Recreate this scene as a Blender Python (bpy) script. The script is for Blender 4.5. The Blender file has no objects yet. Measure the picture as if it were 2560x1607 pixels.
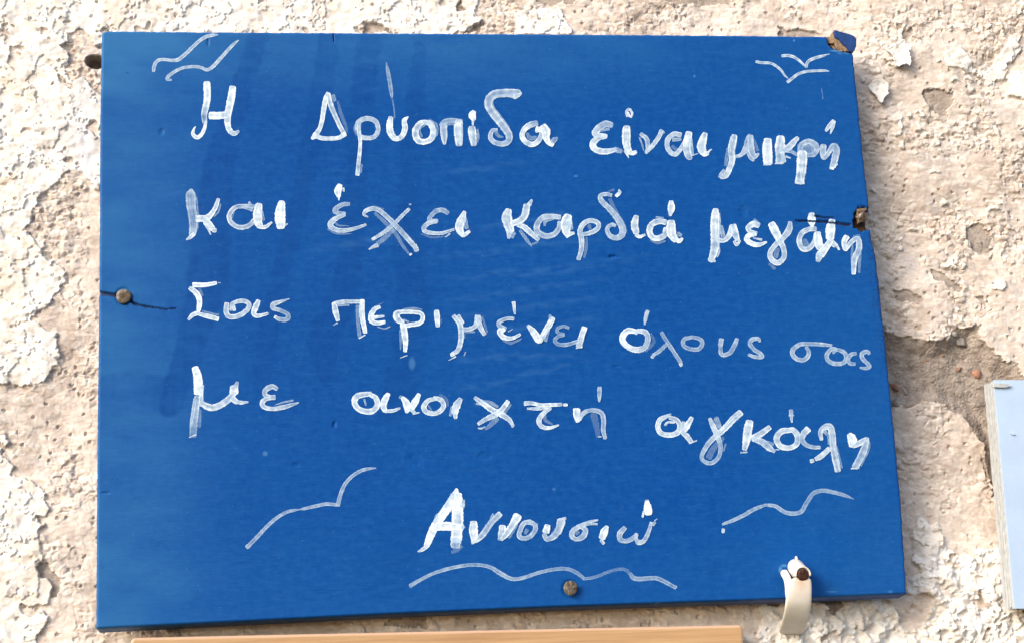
import bpy, bmesh, math
import numpy as np
from mathutils import Matrix, Vector

C = bpy.context.scene.collection
# ------------------------------------------------------------------ camera
F, CX, CY = 3960.68, 1280.0, 803.5            # focal length and centre of the 2560 px wide photograph
RX = np.array([0.99077302, -0.01747098, 0.13440087])    # world X, Y (into the wall), Z seen from the camera
RY = np.array([-0.12704637, 0.22564715, 0.96588953])
RZ = np.array([-0.04720221, -0.97405243, 0.22134548])
CAM = np.array([0.0, 0.0, 0.0])

def ray(u, v):
    r = np.array([(u-CX)/F, (v-CY)/F, 1.0])
    return np.array([RX@r, RY@r, RZ@r])
_a, _b = ray(240, 1569), ray(2271, 1483)
DIST = 0.45/np.linalg.norm(_b/_b[1]-_a/_a[1])           # the board is 45 cm wide
CAM = np.array([0.0, -DIST, 0.0]) - (_a/_a[1]*DIST)*np.array([1, 0, 1]) + np.array([-0.225, 0, 1.5])

def px(u, v, Y=0.0):
    """point of the plane y = Y that the photograph shows at (u, v)"""
    w = ray(u, v)
    return CAM + w*((Y-CAM[1])/w[1])

def pxs(pts, Y=0.0):
    return np.array([px(p[0], p[1], Y) for p in pts])
MMPX = 0.45/2033*1000                                    # about 0.22 mm per photograph pixel

cam = bpy.data.cameras.new('camera')
cam.sensor_width = 36.0
cam.lens = F/2560*36.0
cam.clip_start = 0.01
cam.clip_end = 100
camo = bpy.data.objects.new('camera', cam)
C.objects.link(camo)
Rm = Matrix(((RX[0], -RX[1], -RX[2]), (RY[0], -RY[1], -RY[2]), (RZ[0], -RZ[1], -RZ[2])))
camo.matrix_world = Matrix.Translation(Vector(CAM)) @ Rm.to_4x4()
scn = bpy.context.scene
scn.camera = camo
scn.render.resolution_x, scn.render.resolution_y = 1024, 642

# ------------------------------------------------------------------ daylight
SUN = Vector((-0.72, -0.58, 0.50)).normalized()          # towards the sun: up, left, in front of the wall
EL, ROT = math.asin(SUN.z), math.atan2(SUN.x, SUN.y)
world = bpy.data.worlds.new('World')
scn.world = world
world.use_nodes = True
wn = world.node_tree.nodes
sky = wn.new('ShaderNodeTexSky')
sky.sky_type = 'NISHITA'
sky.sun_disc = False
sky.sun_elevation = EL
sky.sun_rotation = ROT
sky.air_density = 1.0
sky.dust_density = 3.0
sky.ozone_density = 0.6
wn['Background'].inputs['Strength'].default_value = 0.15
world.node_tree.links.new(sky.outputs[0], wn['Background'].inputs['Color'])
sl = bpy.data.lights.new('sun', 'SUN')
sl.energy = 1.3
sl.angle = math.radians(24)
sl.color = (1.0, 0.945, 0.87)
so = bpy.data.objects.new('sun', sl)
so.rotation_euler = SUN.to_track_quat('Z', 'Y').to_euler()
so.location = (-1, -1, 3)
C.objects.link(so)
scn.view_settings.view_transform = 'Standard'
scn.view_settings.look = 'None'
scn.view_settings.exposure = 0.82
scn.view_settings.gamma = 1
scn.view_settings.use_curve_mapping = False

# ------------------------------------------------------------------ noise in numpy
def _perm(seed):
    p = np.random.RandomState(seed).permutation(256)
    return np.concatenate([p, p, p])
def perlin(x, y, seed=0):
    p = _perm(seed)
    xi, yi = np.floor(x).astype(np.int64), np.floor(y).astype(np.int64)
    xf, yf = x-xi, y-yi
    xi &= 255; yi &= 255
    u, v = xf**3*(xf*(xf*6-15)+10), yf**3*(yf*(yf*6-15)+10)
    def g(ix, iy, dx, dy):
        a = p[p[ix]+iy]*(2*math.pi/256)
        return np.cos(a)*dx+np.sin(a)*dy
    n00, n10 = g(xi, yi, xf, yf), g(xi+1, yi, xf-1, yf)
    n01, n11 = g(xi, yi+1, xf, yf-1), g(xi+1, yi+1, xf-1, yf-1)
    return ((n00*(1-u)+n10*u)*(1-v)+(n01*(1-u)+n11*u)*v)*1.5
def fbm(x, y, seed=0, o=4, gain=0.5):
    r, a = 0, 1.0
    for i in range(o):
        r = r+a*perlin(x*2**i, y*2**i, seed+i*7); a *= gain
    return r
def worley(x, y, seed=0):
    p = _perm(seed)
    jx = np.random.RandomState(seed+1).rand(256)
    jy = np.random.RandomState(seed+2).rand(256)
    jr = np.random.RandomState(seed+3).rand(256)
    xi, yi = np.floor(x).astype(np.int64), np.floor(y).astype(np.int64)
    f1 = np.full(x.shape, 9.0); f2 = f1.copy(); rr = np.zeros(x.shape)
    for a in (-1, 0, 1):
        for b in (-1, 0, 1):
            h = p[p[(xi+a) & 255]+((yi+b) & 255)]
            d = np.hypot(xi+a+jx[h]-x, yi+b+jy[h]-y)
            c = d < f1
            f2 = np.where(c, f1, np.minimum(f2, d))
            rr = np.where(c, jr[h], rr)
            f1 = np.minimum(f1, d)
    return f1, f2, rr
def sstep(a, b, x):
    t = np.clip((x-a)/(b-a), 0, 1)
    return t*t*(3-2*t)
def inpoly(x, y, poly):
    r = np.zeros(x.shape, bool)
    n = len(poly)
    for i in range(n):
        (x0, y0), (x1, y1) = poly[i], poly[(i+1) % n]
        if y0 == y1: continue
        c = (y0 > y) != (y1 > y)
        r ^= c & (x < (x1-x0)*(y-y0)/(y1-y0)+x0)
    return r
def dpoly(x, y, pts, closed=False):
    """distance to a polyline and the parameter 0..n along it"""
    d = np.full(np.shape(x), 1e9); t = np.zeros(np.shape(x))
    n = len(pts)-(0 if closed else 1)
    for i in range(n):
        (x0, y0), (x1, y1) = pts[i][:2], pts[(i+1) % len(pts)][:2]
        L = (x1-x0)**2+(y1-y0)**2+1e-9
        s = np.clip(((x-x0)*(x1-x0)+(y-y0)*(y1-y0))/L, 0, 1)
        e = np.hypot(x-x0-s*(x1-x0), y-y0-s*(y1-y0))
        c = e < d
        d = np.where(c, e, d); t = np.where(c, i+s, t)
    return d, t

# ------------------------------------------------------------------ helpers
def tag(o, label=None, cat=None, group=None, kind=None):
    if label: o['label'] = label
    if cat: o['category'] = cat
    if group: o['group'] = group
    if kind: o['kind'] = kind
    return o
def empty(name, loc, label, cat, group=None):
    o = bpy.data.objects.new(name, None)
    o.empty_display_size = 0.02
    o.location = loc
    C.objects.link(o)
    return tag(o, label, cat, group)
def link(name, me, mat, parent=None, smooth=True):
    o = bpy.data.objects.new(name, me)
    C.objects.link(o)
    if mat: me.materials.append(mat)
    if smooth: me.polygons.foreach_set('use_smooth', np.ones(len(me.polygons), bool))
    if parent:
        o.parent = parent
        o.matrix_parent_inverse = Matrix.Translation(-Vector(parent.location))
    return o
def mesh_np(name, v, quads):
    me = bpy.data.meshes.new(name)
    me.vertices.add(len(v)); me.vertices.foreach_set('co', np.asarray(v, np.float32).ravel())
    q = np.asarray(quads, np.int32)
    me.loops.add(q.size); me.loops.foreach_set('vertex_index', q.ravel())
    me.polygons.add(len(q))
    me.polygons.foreach_set('loop_start', np.arange(0, q.size, q.shape[1], dtype=np.int32))
    me.update(calc_edges=True)
    return me
def grid_quads(nu, nv):
    """quads facing -Y for a grid whose first index runs along +X, second along +Z"""
    i = np.arange(nu-1)[:, None]*nv+np.arange(nv-1)[None, :]
    return np.stack([i, i+nv, i+nv+1, i+1], -1).reshape(-1, 4)
def fattr(me, name, val):
    a = me.attributes.new(name, 'FLOAT', 'POINT')
    a.data.foreach_set('value', np.asarray(val, np.float32).ravel())
def from_bm(name, bm, mat, parent=None, smooth=False):
    me = bpy.data.meshes.new(name)
    bmesh.ops.recalc_face_normals(bm, faces=bm.faces)
    bm.to_mesh(me); bm.free()
    return link(name, me, mat, parent, smooth)

class N:
    """small shader-node helper"""
    def __init__(s, name):
        s.m = bpy.data.materials.new(name); s.m.use_nodes = True
        s.t = s.m.node_tree; s.p = s.t.nodes['Principled BSDF']
        s.out = s.t.nodes['Material Output']
    def n(s, typ, **kw):
        nd = s.t.nodes.new(typ)
        for k, v in kw.items(): setattr(nd, k, v)
        return nd
    def l(s, a, b): s.t.links.new(a, b)
    def co(s, scale=(1, 1, 1), rot=(0, 0, 0)):
        tc = s.n('ShaderNodeTexCoord'); mp = s.n('ShaderNodeMapping')
        mp.inputs['Scale'].default_value = scale; mp.inputs['Rotation'].default_value = rot
        s.l(tc.outputs['Object'], mp.inputs[0]); return mp.outputs[0]
    def noise(s, vec, scale, detail=4, rough=0.55, dist=0.0):
        n = s.n('ShaderNodeTexNoise')
        n.inputs['Scale'].default_value = scale; n.inputs['Detail'].default_value = detail
        n.inputs['Roughness'].default_value = rough; n.inputs['Distortion'].default_value = dist
        if vec: s.l(vec, n.inputs['Vector'])
        return n.outputs['Fac']
    def attr(s, name):
        a = s.n('ShaderNodeAttribute'); a.attribute_name = name; return a.outputs['Fac']
    def ramp(s, fac, stops):
        r = s.n('ShaderNodeValToRGB'); e = r.color_ramp.elements
        while len(e) < len(stops): e.new(0.5)
        for k, (pos, col) in zip(e, stops):
            k.position = pos; k.color = (*col, 1) if not isinstance(col, float) else (col, col, col, 1)
        s.l(fac, r.inputs[0]); return r.outputs[0]
    def mix(s, fac, a, b, blend='MIX'):
        m = s.n('ShaderNodeMix', data_type='RGBA', blend_type=blend)
        for sock, val in ((m.inputs[0], fac), (m.inputs[6], a), (m.inputs[7], b)):
            if isinstance(val, (int, float)): sock.default_value = val
            elif isinstance(val, tuple): sock.default_value = (*val, 1)
            else: s.l(val, sock)
        return m.outputs[2]
    def math(s, op, a, b=0.0, c=None):
        m = s.n('ShaderNodeMath', operation=op)
        for sock, val in zip(m.inputs, (a, b, c)):
            if val is None: continue
            if isinstance(val, (int, float)): sock.default_value = val
            else: s.l(val, sock)
        return m.outputs[0]
    def bump(s, h, strength, dist):
        b = s.n('ShaderNodeBump'); b.inputs['Strength'].default_value = strength
        b.inputs['Distance'].default_value = dist
        s.l(h, b.inputs['Height']); s.l(b.outputs[0], s.p.inputs['Normal'])
    def set(s, **kw):
        for k, v in kw.items():
            sock = s.p.inputs[k.replace('_', ' ')]
            if isinstance(v, (int, float)): sock.default_value = v
            elif isinstance(v, tuple): sock.default_value = (*v, 1)
            else: s.l(v, sock)
        return s.m

# ------------------------------------------------------------------ materials
def m_wall():
    k = N('peeling_whitewashed_plaster'); c = k.co()
    n1 = k.noise(c, 28, 5, 0.6); n2 = k.noise(c, 160, 4, 0.6); n3 = k.noise(c, 700, 3, 0.6)
    cd = k.co((1, 1, 2.3), (0, math.radians(-24), 0))
    sm = k.noise(cd, 120, 5, 0.62, 0.6)
    pl = k.ramp(n1, [(0.30, (0.46, 0.375, 0.32)), (0.5, (0.60, 0.52, 0.465)), (0.70, (0.70, 0.635, 0.59))])
    pl = k.mix(k.ramp(sm, [(0.46, 0.0), (0.62, 0.8)]), pl, (0.78, 0.725, 0.67))
    pl = k.mix(k.ramp(k.noise(cd, 230, 4, 0.6, 0.5), [(0.55, 0.0), (0.70, 0.6)]), pl, (0.50, 0.395, 0.31))
    pl = k.mix(k.ramp(k.noise(c, 46, 4, 0.65), [(0.53, 0.0), (0.66, 0.7)]), pl, (0.52, 0.475, 0.46))
    pl = k.mix(k.ramp(n3, [(0.58, 0.0), (0.75, 0.35)]), pl, (0.52, 0.42, 0.33))
    ct = k.ramp(n2, [(0.35, (0.70, 0.64, 0.58)), (0.55, (0.81, 0.80, 0.78))])
    ct = k.mix(k.ramp(n1, [(0.52, 0.0), (0.68, 0.6)]), ct, (0.70, 0.60, 0.50))
    ct = k.mix(k.attr('slick'), ct, (0.70, 0.72, 0.76))
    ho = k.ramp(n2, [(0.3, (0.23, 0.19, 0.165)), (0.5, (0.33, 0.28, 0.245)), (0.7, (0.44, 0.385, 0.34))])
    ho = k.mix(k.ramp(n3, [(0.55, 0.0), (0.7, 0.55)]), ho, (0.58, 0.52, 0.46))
    col = k.mix(k.attr('coat'), pl, ct)
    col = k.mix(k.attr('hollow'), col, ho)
    k.bump(k.math('ADD', n3, k.math('MULTIPLY', k.noise(c, 2200, 2), 0.6)), 0.2, 0.0006)
    return k.set(Base_Color=col, Roughness=0.9, Specular_IOR_Level=0.25)
def m_blue():
    k = N('blue_gloss_paint'); c = k.co()
    gr = k.noise(k.co((14, 1, 220)), 9, 4, 0.6)           # brush marks along the board
    n1 = k.noise(c, 14, 4, 0.6); n2 = k.noise(c, 420, 3, 0.6)
    base = k.ramp(n1, [(0.3, (0.0006, 0.054, 0.268)), (0.7, (0.0014, 0.066, 0.295))])
    base = k.mix(k.ramp(gr, [(0.38, 0.0), (0.72, 0.8)]), base, (0.0010, 0.050, 0.248))
    base = k.mix(k.ramp(k.noise(c, 240, 4, 0.7), [(0.40, 0.0), (0.70, 0.55)]), base, (0.006, 0.092, 0.345))
    base = k.mix(k.ramp(k.noise(k.co((3, 1, 14)), 30, 5, 0.65), [(0.48, 0.0), (0.74, 0.45)]), base, (0.012, 0.098, 0.330))
    base = k.mix(k.attr('painted_sheen'), base, (0.030, 0.158, 0.385))    # pale sky sheen, painted into the blue
    base = k.mix(k.math('MULTIPLY', k.attr('streak'), 0.52), base, (0.0006, 0.043, 0.215))       # dark reflections of the surroundings, painted as colour
    base = k.mix(k.attr('scuff'), base, (0.07, 0.22, 0.47))
    sp = k.math('MULTIPLY', k.ramp(n2, [(0.68, 0.0), (0.74, 1.0)]), 0.25)
    base = k.mix(sp, base, (0.10, 0.23, 0.46))
    dk = k.math('MULTIPLY', k.ramp(k.noise(k.co((1, 1, 1.4)), 150, 2), [(0.71, 0.0), (0.76, 1.0)]), 0.5)
    base = k.mix(dk, base, (0.008, 0.05, 0.19))
    base = k.mix(k.attr('worn'), base, (0.01, 0.028, 0.11))
    wood = k.ramp(k.noise(k.co((30, 30, 300)), 6, 4), [(0.3, (0.03, 0.02, 0.014)), (0.7, (0.10, 0.065, 0.04))])
    base = k.mix(k.attr('raw'), base, wood)
    k.bump(k.math('ADD', gr, k.math('MULTIPLY', n2, 0.35)), 0.30, 0.0004)
    rough = k.math('ADD', k.math('MULTIPLY', gr, 0.15), 0.38)
    return k.set(Base_Color=base, Roughness=rough, Specular_IOR_Level=0.09)
def m_stroke():
    k = N('white_marker_paint')
    uv = k.n('ShaderNodeUVMap'); sep = k.n('ShaderNodeSeparateXYZ'); k.l(uv.outputs[0], sep.inputs[0])
    u = k.math('ABSOLUTE', k.math('MULTIPLY_ADD', sep.outputs[0], 2.0, -1.0))
    mp = k.n('ShaderNodeMapping'); mp.inputs['Scale'].default_value = (2.3, 1.0, 1.0)
    k.l(uv.outputs[0], mp.inputs[0])
    streak = k.noise(mp.outputs[0], 1.3, 3, 0.6)          # bristle streaks along the stroke
    blot = k.noise(k.co(), 260, 3, 0.6)
    fine = k.noise(k.co(), 1300, 2, 0.6)
    edge = k.ramp(u, [(0.0, 0.0), (0.5, 0.04), (0.80, 1.0), (1.0, 0.7)])
    a = k.attr('op')
    t = k.math('ADD', k.math('MULTIPLY', edge, 0.34), k.math('MULTIPLY', k.math('SUBTRACT', streak, 0.5), 0.95))
    t = k.math('ADD', t, k.math('MULTIPLY', k.math('SUBTRACT', blot, 0.5), 0.7))
    t = k.math('ADD', t, k.math('MULTIPLY', k.math('SUBTRACT', fine, 0.5), 0.1))
    al = k.math('MULTIPLY', a, k.math('ADD', t, 0.88))
    # dry ragged rim
    rim = k.math('SUBTRACT', 1.0, k.ramp(k.math('ADD', u, k.math('MULTIPLY', k.math('SUBTRACT', fine, 0.5), 0.25)), [(0.86, 0.0), (1.0, 1.0)]))
    al = k.math('MINIMUM', k.math('MULTIPLY', al, rim), 1.0)
    al = k.math('MAXIMUM', al, 0.0)
    col = k.mix(k.ramp(al, [(0.35, 0.0), (0.85, 1.0)]), (0.36, 0.57, 0.84), (0.68, 0.815, 0.94))
    k.bump(k.math('ADD', streak, edge), 0.15, 0.0003)
    return k.set(Base_Color=col, Roughness=0.55, Specular_IOR_Level=0.2, Alpha=al)
def m_nail(name, c1, c2, c3):
    k = N(name); c = k.co()
    n1 = k.noise(c, 330, 4, 0.65); n2 = k.noise(c, 1100, 3)
    col = k.ramp(n1, [(0.35, c1), (0.5, c2), (0.66, c3)])
    k.bump(k.math('ADD', n1, n2), 0.6, 0.0004)
    return k.set(Base_Color=col, Roughness=0.6, Metallic=0.35)
def m_plain(name, col, rough=0.6, nscale=60, var=0.12, bump=0.0):
    k = N(name); c = k.co(); n = k.noise(c, nscale, 4)
    a = tuple(x*(1-var) for x in col); b = tuple(min(1, x*(1+var)) for x in col)
    if bump: k.bump(k.noise(c, nscale*8, 3), bump, 0.0005)
    return k.set(Base_Color=k.ramp(n, [(0.3, a), (0.7, b)]), Roughness=rough)
def m_pine():
    k = N('varnished_pine')
    g = k.noise(k.co((2.2, 30, 70)), 5, 5, 0.6, 0.4); f = k.noise(k.co((8, 60, 420)), 6, 3, 0.6)
    col = k.ramp(g, [(0.3, (0.35, 0.19, 0.075)), (0.5, (0.47, 0.285, 0.125)), (0.7, (0.54, 0.355, 0.17))])
    col = k.mix(k.ramp(f, [(0.5, 0.0), (0.72, 0.6)]), col, (0.40, 0.22, 0.09))
    col = k.mix(k.attr('painted_highlight'), col, (0.62, 0.42, 0.32))  # pinkish edge highlight tinted into the wood
    k.bump(f, 0.3, 0.0004)
    return k.set(Base_Color=col, Roughness=0.45)
def m_plastic():
    k = N('yellowed_white_plastic'); c = k.co()
    n = k.noise(c, 90, 4)
    col = k.ramp(n, [(0.35, (0.64, 0.61, 0.54)), (0.7, (0.72, 0.70, 0.65))])
    col = k.mix(k.math('MULTIPLY', k.attr('rust'), k.ramp(k.noise(c, 200, 3), [(0.25, 0.3), (0.7, 1.0)])), col, (0.52, 0.27, 0.10))
    return k.set(Base_Color=col, Roughness=0.42)
M_WALL, M_BLUE, M_STROKE, M_PINE, M_PLASTIC = m_wall(), m_blue(), m_stroke(), m_pine(), m_plastic()
M_NAIL = m_nail('weathered_steel', (0.075, 0.045, 0.025), (0.14, 0.115, 0.085), (0.27, 0.25, 0.22))
M_RUST = m_nail('dark_rust', (0.045, 0.018, 0.012), (0.075, 0.03, 0.02), (0.12, 0.055, 0.035))
M_PALE = m_plain('pale_blue_paint', (0.43, 0.57, 0.78), 0.6, 50, 0.06, 0.3)
M_CHIPBLUE = m_plain('blue_paint_chip', (0.002, 0.040, 0.19), 0.75, 300, 0.3, 0.5)
M_PLY = m_plain('weathered_plywood', (0.46, 0.49, 0.51), 0.85, 260, 0.16, 0.4)
M_PLYD = m_plain('dark_ply_gap', (0.40, 0.39, 0.38), 0.9, 300, 0.35, 0.3)
M_SPLINT = m_plain('raw_splintered_wood', (0.26, 0.18, 0.115), 0.85, 330, 0.6, 0.7)
M_BRICK = m_plain('red_brick_grit', (0.34, 0.18, 0.125), 0.9, 260, 0.3, 0.6)
M_STONE = m_plain('grey_grit', (0.36, 0.33, 0.30), 0.9, 260, 0.25, 0.6)
M_FLAKE = m_plain('whitewash_flake', (0.80, 0.785, 0.76), 0.85, 160, 0.06, 0.4)

# ------------------------------------------------------------------ the wall
YW = 0.0225                                               # mean wall plane behind the board face
def axis(lo, hi, step, far):
    a = np.arange(lo, hi, step); s = step; o = []; x = hi
    while x < far[1]:
        o.append(x); s *= 1.25; x += s
    s = step; p = []; x = lo
    while x > far[0]:
        s *= 1.25; x -= s; p.append(x)
    return np.array(p[::-1]+list(a)+o)
cs = pxs([(-60, -60), (2620, -60), (-60, 1670), (2620, 1670)], YW)
STEP = 0.0004
gx = axis(cs[:, 0].min(), cs[:, 0].max(), STEP, (-1.3, 1.3))
gz = axis(cs[:, 2].min(), cs[:, 2].max(), STEP, (0.6, 2.5))
WX, WZ = np.meshgrid(gx, gz, indexing='ij')
# photograph coordinates of the undisplaced wall, only used to trace the outlines of peeled patches
d = np.stack([WX-CAM[0], np.full(WX.shape, YW-CAM[1]), WZ-CAM[2]], -1)
w_ = d[..., 0]*RX[2]+d[..., 1]*RY[2]+d[..., 2]*RZ[2]
U = (d[..., 0]*RX[0]+d[..., 1]*RY[0]+d[..., 2]*RZ[0])/w_*F+CX
V = (d[..., 0]*RX[1]+d[..., 1]*RY[1]+d[..., 2]*RZ[1])/w_*F+CY
del d, w_
X, Z = WX*1000, WZ*1000                                  # millimetres
wu = 9*perlin(X/9, Z/9, 1)+5*perlin(X/3.6, Z/3.6, 2)+2.5*perlin(X/1.5, Z/1.5, 3)
wv = 9*perlin(X/9, Z/9, 4)+5*perlin(X/3.6, Z/3.6, 5)+2.5*perlin(X/1.5, Z/1.5, 6)
UW, VW = U+wu, V+wv
UF, VF = U+wu*0.4, V+wv*0.4

def scaled(x0, y0, s, pts): return [(x0+s*a, y0+s*b) for a, b in pts]
LEFTEDGE = [(188,426),(151,436),(147,460),(119,483),(91,495),(85,547),(60,579),(83,594),(95,626),(119,654),(161,670),(161,702),(135,749),
            (91,781),(85,805),(119,829),(145,837),(145,872),(159,892),(155,912),(131,912),(131,936),(83,972),(40,960),(-80,950),(-80,1075),
            (20,1088),(8,1132),(34,1165),(24,1185),(80,1201),(100,1217),(116,1245),(122,1273),(116,1313),(100,1329),(108,1406),
            (86,1414),(100,1442),(120,1450),(128,1482),(116,1542),(96,1594),(90,1680)]
EXP_LEFT = LEFTEDGE+[(1900,1680),(1900,1500),(400,1500),(400,426),(262,480),(235,470),(215,440)]
EXP_HOLE = [(155,75),(172,86),(210,70),(220,90),(236,112),(400,112),(400,300),(250,240),(235,230),(215,205),(190,210),(165,205),(172,150),(155,118),(168,90)]
TOP_RIGHT = [(1185,-80),(1190,30),(1205,50),(1200,62),(1170,74),(1130,90),(1130,200),(2700,200),(2700,1000),(2100,1000),(2100,-80)]
RIGHT_ALL = [(2000,-900),(4000,-900),(4000,1290),(2700,1290),(2488,1368),(2445,1373),(2441,1396),(2413,1387),(2380,1373),(2361,1345),(2352,1298),(2324,1288),
             (2300,1302),(2291,1340),(2286,1391),(2310,1429),(2272,1452),(2277,1485),(2100,1470)]
EXP_BR = [(2235,1500),(2255,1480),(2320,1484),(2338,1500),(2315,1540),(2310,1570),(2280,1578),(2250,1550)]
COAT_T = [(1290,30),(1330,25),(1400,20),(1420,60),(1428,90),(1290,90)]
FL = {3: scaled(2060, 0, .3307, [(890,430),(950,390),(980,335),(1010,380),(1045,440),(1090,490),(1100,540),(1135,550),(1120,575),(1060,570),(1000,535),(940,530),(905,510)]),
      4: scaled(2060, 0, .3307, [(1130,570),(1200,555),(1260,520),(1290,450),(1340,400),(1370,350),(1380,310),(1480,295),(1440,340),(1475,400),(1430,430),(1400,490),(1350,500),(1370,560),(1330,620),(1280,620),(1275,690),(1240,715),(1210,690),(1205,620),(1150,600)]),
      5: scaled(2060, 0, .3307, [(1360,590),(1420,570),(1512,560),(1700,560),(1700,800),(1500,790),(1440,750),(1370,740),(1390,680)]),
      6: scaled(2100, 480, .3175, [(1180,740),(1240,700),(1300,700),(1310,750),(1260,785),(1200,770)])}
HOLLOW = [(2195,805),(2240,835),(2290,845),(2340,853),(2370,840),(2385,818),(2405,815),(2440,815),(2460,850),(2500,890),(2545,910),(2570,950),
          (2600,1040),(2600,1330),(2520,1330),(2470,1120),(2440,1060),(2422,1040),(2380,1017),(2347,998),(2267,1012),(2190,1020)]
DENTS = [scaled(2060, 0, .3307, [(735,700),(800,690),(900,695),(960,715),(955,800),(930,850),(945,890),(870,885),(790,830),(745,770)]),
         scaled(2060, 0, .3307, [(570,260),(640,240),(660,280),(600,340),(570,320)]),
         scaled(2100, 480, .3175, [(985,300),(1040,260),(1120,250),(1170,290),(1200,350),(1215,410),(1190,440),(1230,450),(1180,500),(1100,470),(1040,420),(1000,370)]),
         scaled(2100, 480, .3175, [(735,610),(790,620),(840,660),(900,700),(970,760),(950,795),(880,760),(820,700),(740,670)]),
         scaled(2100, 480, .3175, [(430,755),(500,750),(600,800),(650,850),(620,890),(540,860),(460,820)]),
         scaled(2100, 480, .3175, [(1070,820),(1130,830),(1160,930),(1110,880)]),
         scaled(500, 0, .3321, [(1220,250),(1240,180),(1290,165),(1390,185),(1400,215),(1460,250)]),
         scaled(500, 0, .3321, [(1960,250),(2040,215),(2100,190),(2140,180),(2110,250)]),
         scaled(500, 0, .3321, [(1920,40),(1960,0),(1985,30),(1960,60),(2000,90),(1970,105),(1935,80)]),
         scaled(1860, 40, .18265, [(450,260),(480,150),(560,180),(640,170),(760,190),(920,190),(960,200),(1030,300),(450,330)]),
         [(1330,-80),(1340,5),(1365,14),(1400,3),(1440,10),(1455,-80)], [(1660,-80),(1665,5),(1690,16),(1720,10),(1750,16),(1830,12),(1850,-80)],
         scaled(0, 1000, .4016, [(215,1030),(300,1010),(330,1070),(385,1170),(360,1215),(325,1230),(300,1110),(250,1100)]),
         [(960,1560),(985,1525),(1010,1545),(1060,1525),(1070,1570)], [(1905,1506),(1955,1500),(1950,1515),(1930,1512)], [(2035,1496),(2100,1494),(2105,1510),(2085,1540),(2060,1515)]]
exposed = inpoly(UW, VW, EXP_LEFT) | inpoly(UW, VW, EXP_HOLE) | inpoly(UW, VW, TOP_RIGHT) | inpoly(UW, VW, RIGHT_ALL) | inpoly(UW, VW, EXP_BR)
exposed |= (perlin(X/16, Z/16, 41)+0.5*perlin(X/5, Z/5, 42) > 0.62)
coat = ~exposed
coat |= inpoly(UF, VF, COAT_T)
for p in FL.values(): coat |= inpoly(UF, VF, p)
coat |= (perlin(X/12, Z/12, 51)+0.55*perlin(X/4, Z/4, 52) > 0.80) & (U > 2150) & (V < 800)
coat = coat.astype(np.float32)
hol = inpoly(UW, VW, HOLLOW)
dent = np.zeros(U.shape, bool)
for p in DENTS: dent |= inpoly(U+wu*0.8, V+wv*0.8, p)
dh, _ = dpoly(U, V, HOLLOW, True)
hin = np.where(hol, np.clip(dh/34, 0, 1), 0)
hole = np.hypot((U-238)/25+wu*0.012, (V-155)/18+wv*0.012)
# heights in millimetres towards the viewer
base = 2.2*perlin(X/70, Z/70, 11)+1.5*perlin(X/28, Z/28, 12)
ang = math.radians(24)
ax, az = X*math.cos(ang)-Z*math.sin(ang), X*math.sin(ang)+Z*math.cos(ang)
qx, qz = ax/1.55+1.2*perlin(X/3.5, Z/3.5, 13), az+1.2*perlin(X/3.5, Z/3.5, 14)
f1, f2, rr = worley(qx/4.4, qz/4.4, 15)
g1, g2, gr = worley(qx/1.5, qz/1.5, 16)
calm = sstep(-0.3, 0.4, perlin(X/34, Z/34, 19)+0.3*perlin(X/11, Z/11, 20))
rough = (0.35+0.75*rr)*1.15*(sstep(0.0, 0.6, f2-f1)-0.5)*calm+0.17*sstep(0, 0.5, g2-g1)*(0.3+calm)+1.25*fbm(qx/7, qz/7, 17, 3)+0.10*fbm(X/1.4, Z/1.4, 18, 2)
skin = 0.09*rough+0.85*(0.3-np.abs(perlin(ax/13, az/8, 21)))+0.27*fbm(ax/4.5, az/3, 22, 3)
rough *= 0.5+0.62*calm
lay2 = sstep(0.0, 0.05, perlin(X/19, Z/19, 33)+0.45*perlin(X/6, Z/6, 34)+0.22*perlin(X/2, Z/2, 35)-0.12)
p1, _, pr = worley(X/6.5, Z/6.5, 23)
pit = np.where(pr > 0.84, sstep(0.15, 0.05, p1*(1.7-pr)+0.07*perlin(X/0.9, Z/0.9, 31)), 0)
q1, _, qr = worley(X/10, Z/10, 24)
pit2 = np.where(qr > 0.80, sstep(0.14, 0.05, q1+0.09*perlin(X/1.2, Z/1.2, 25)), 0)
skinpatch = sstep(0.1, 0.5, perlin(X/22, Z/22, 26))
H = np.where(coat > 0.5, base+skin*(1-0.5*skinpatch)+1.2+0.8*lay2+0.4*perlin(X/5, Z/5, 27), base+rough)
H = H-1.5*pit-1.3*pit2*(1-0.5*coat)
hf = np.clip(hol*1.0, 0, 1)
hrough = 0.9*(0.5-f1)+0.6*(0.5-g1)+1.1*perlin(X/9, Z/9, 28)+0.3*fbm(X/1.2, Z/1.2, 29, 2)
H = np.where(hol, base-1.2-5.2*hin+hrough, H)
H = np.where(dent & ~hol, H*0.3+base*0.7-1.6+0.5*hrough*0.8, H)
H = H-14*sstep(1.06, 0.72, hole)
lumpy = sstep(2225, 2300, U)*sstep(1275, 1340, V)+sstep(1900, 1960, U)*sstep(1490, 1530, V)*sstep(2330, 2240, U)
lumpy = np.clip(lumpy, 0, 1)*coat
H = H+lumpy*(3.0*perlin(X/9, Z/9, 36)+2.0*(0.35-np.abs(perlin(X/5.5, Z/5.5, 37)))+1.6*sstep(0, 0.06, perlin(X/8, Z/8, 38)+0.5*perlin(X/2.8, Z/2.8, 39)-0.15))
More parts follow.
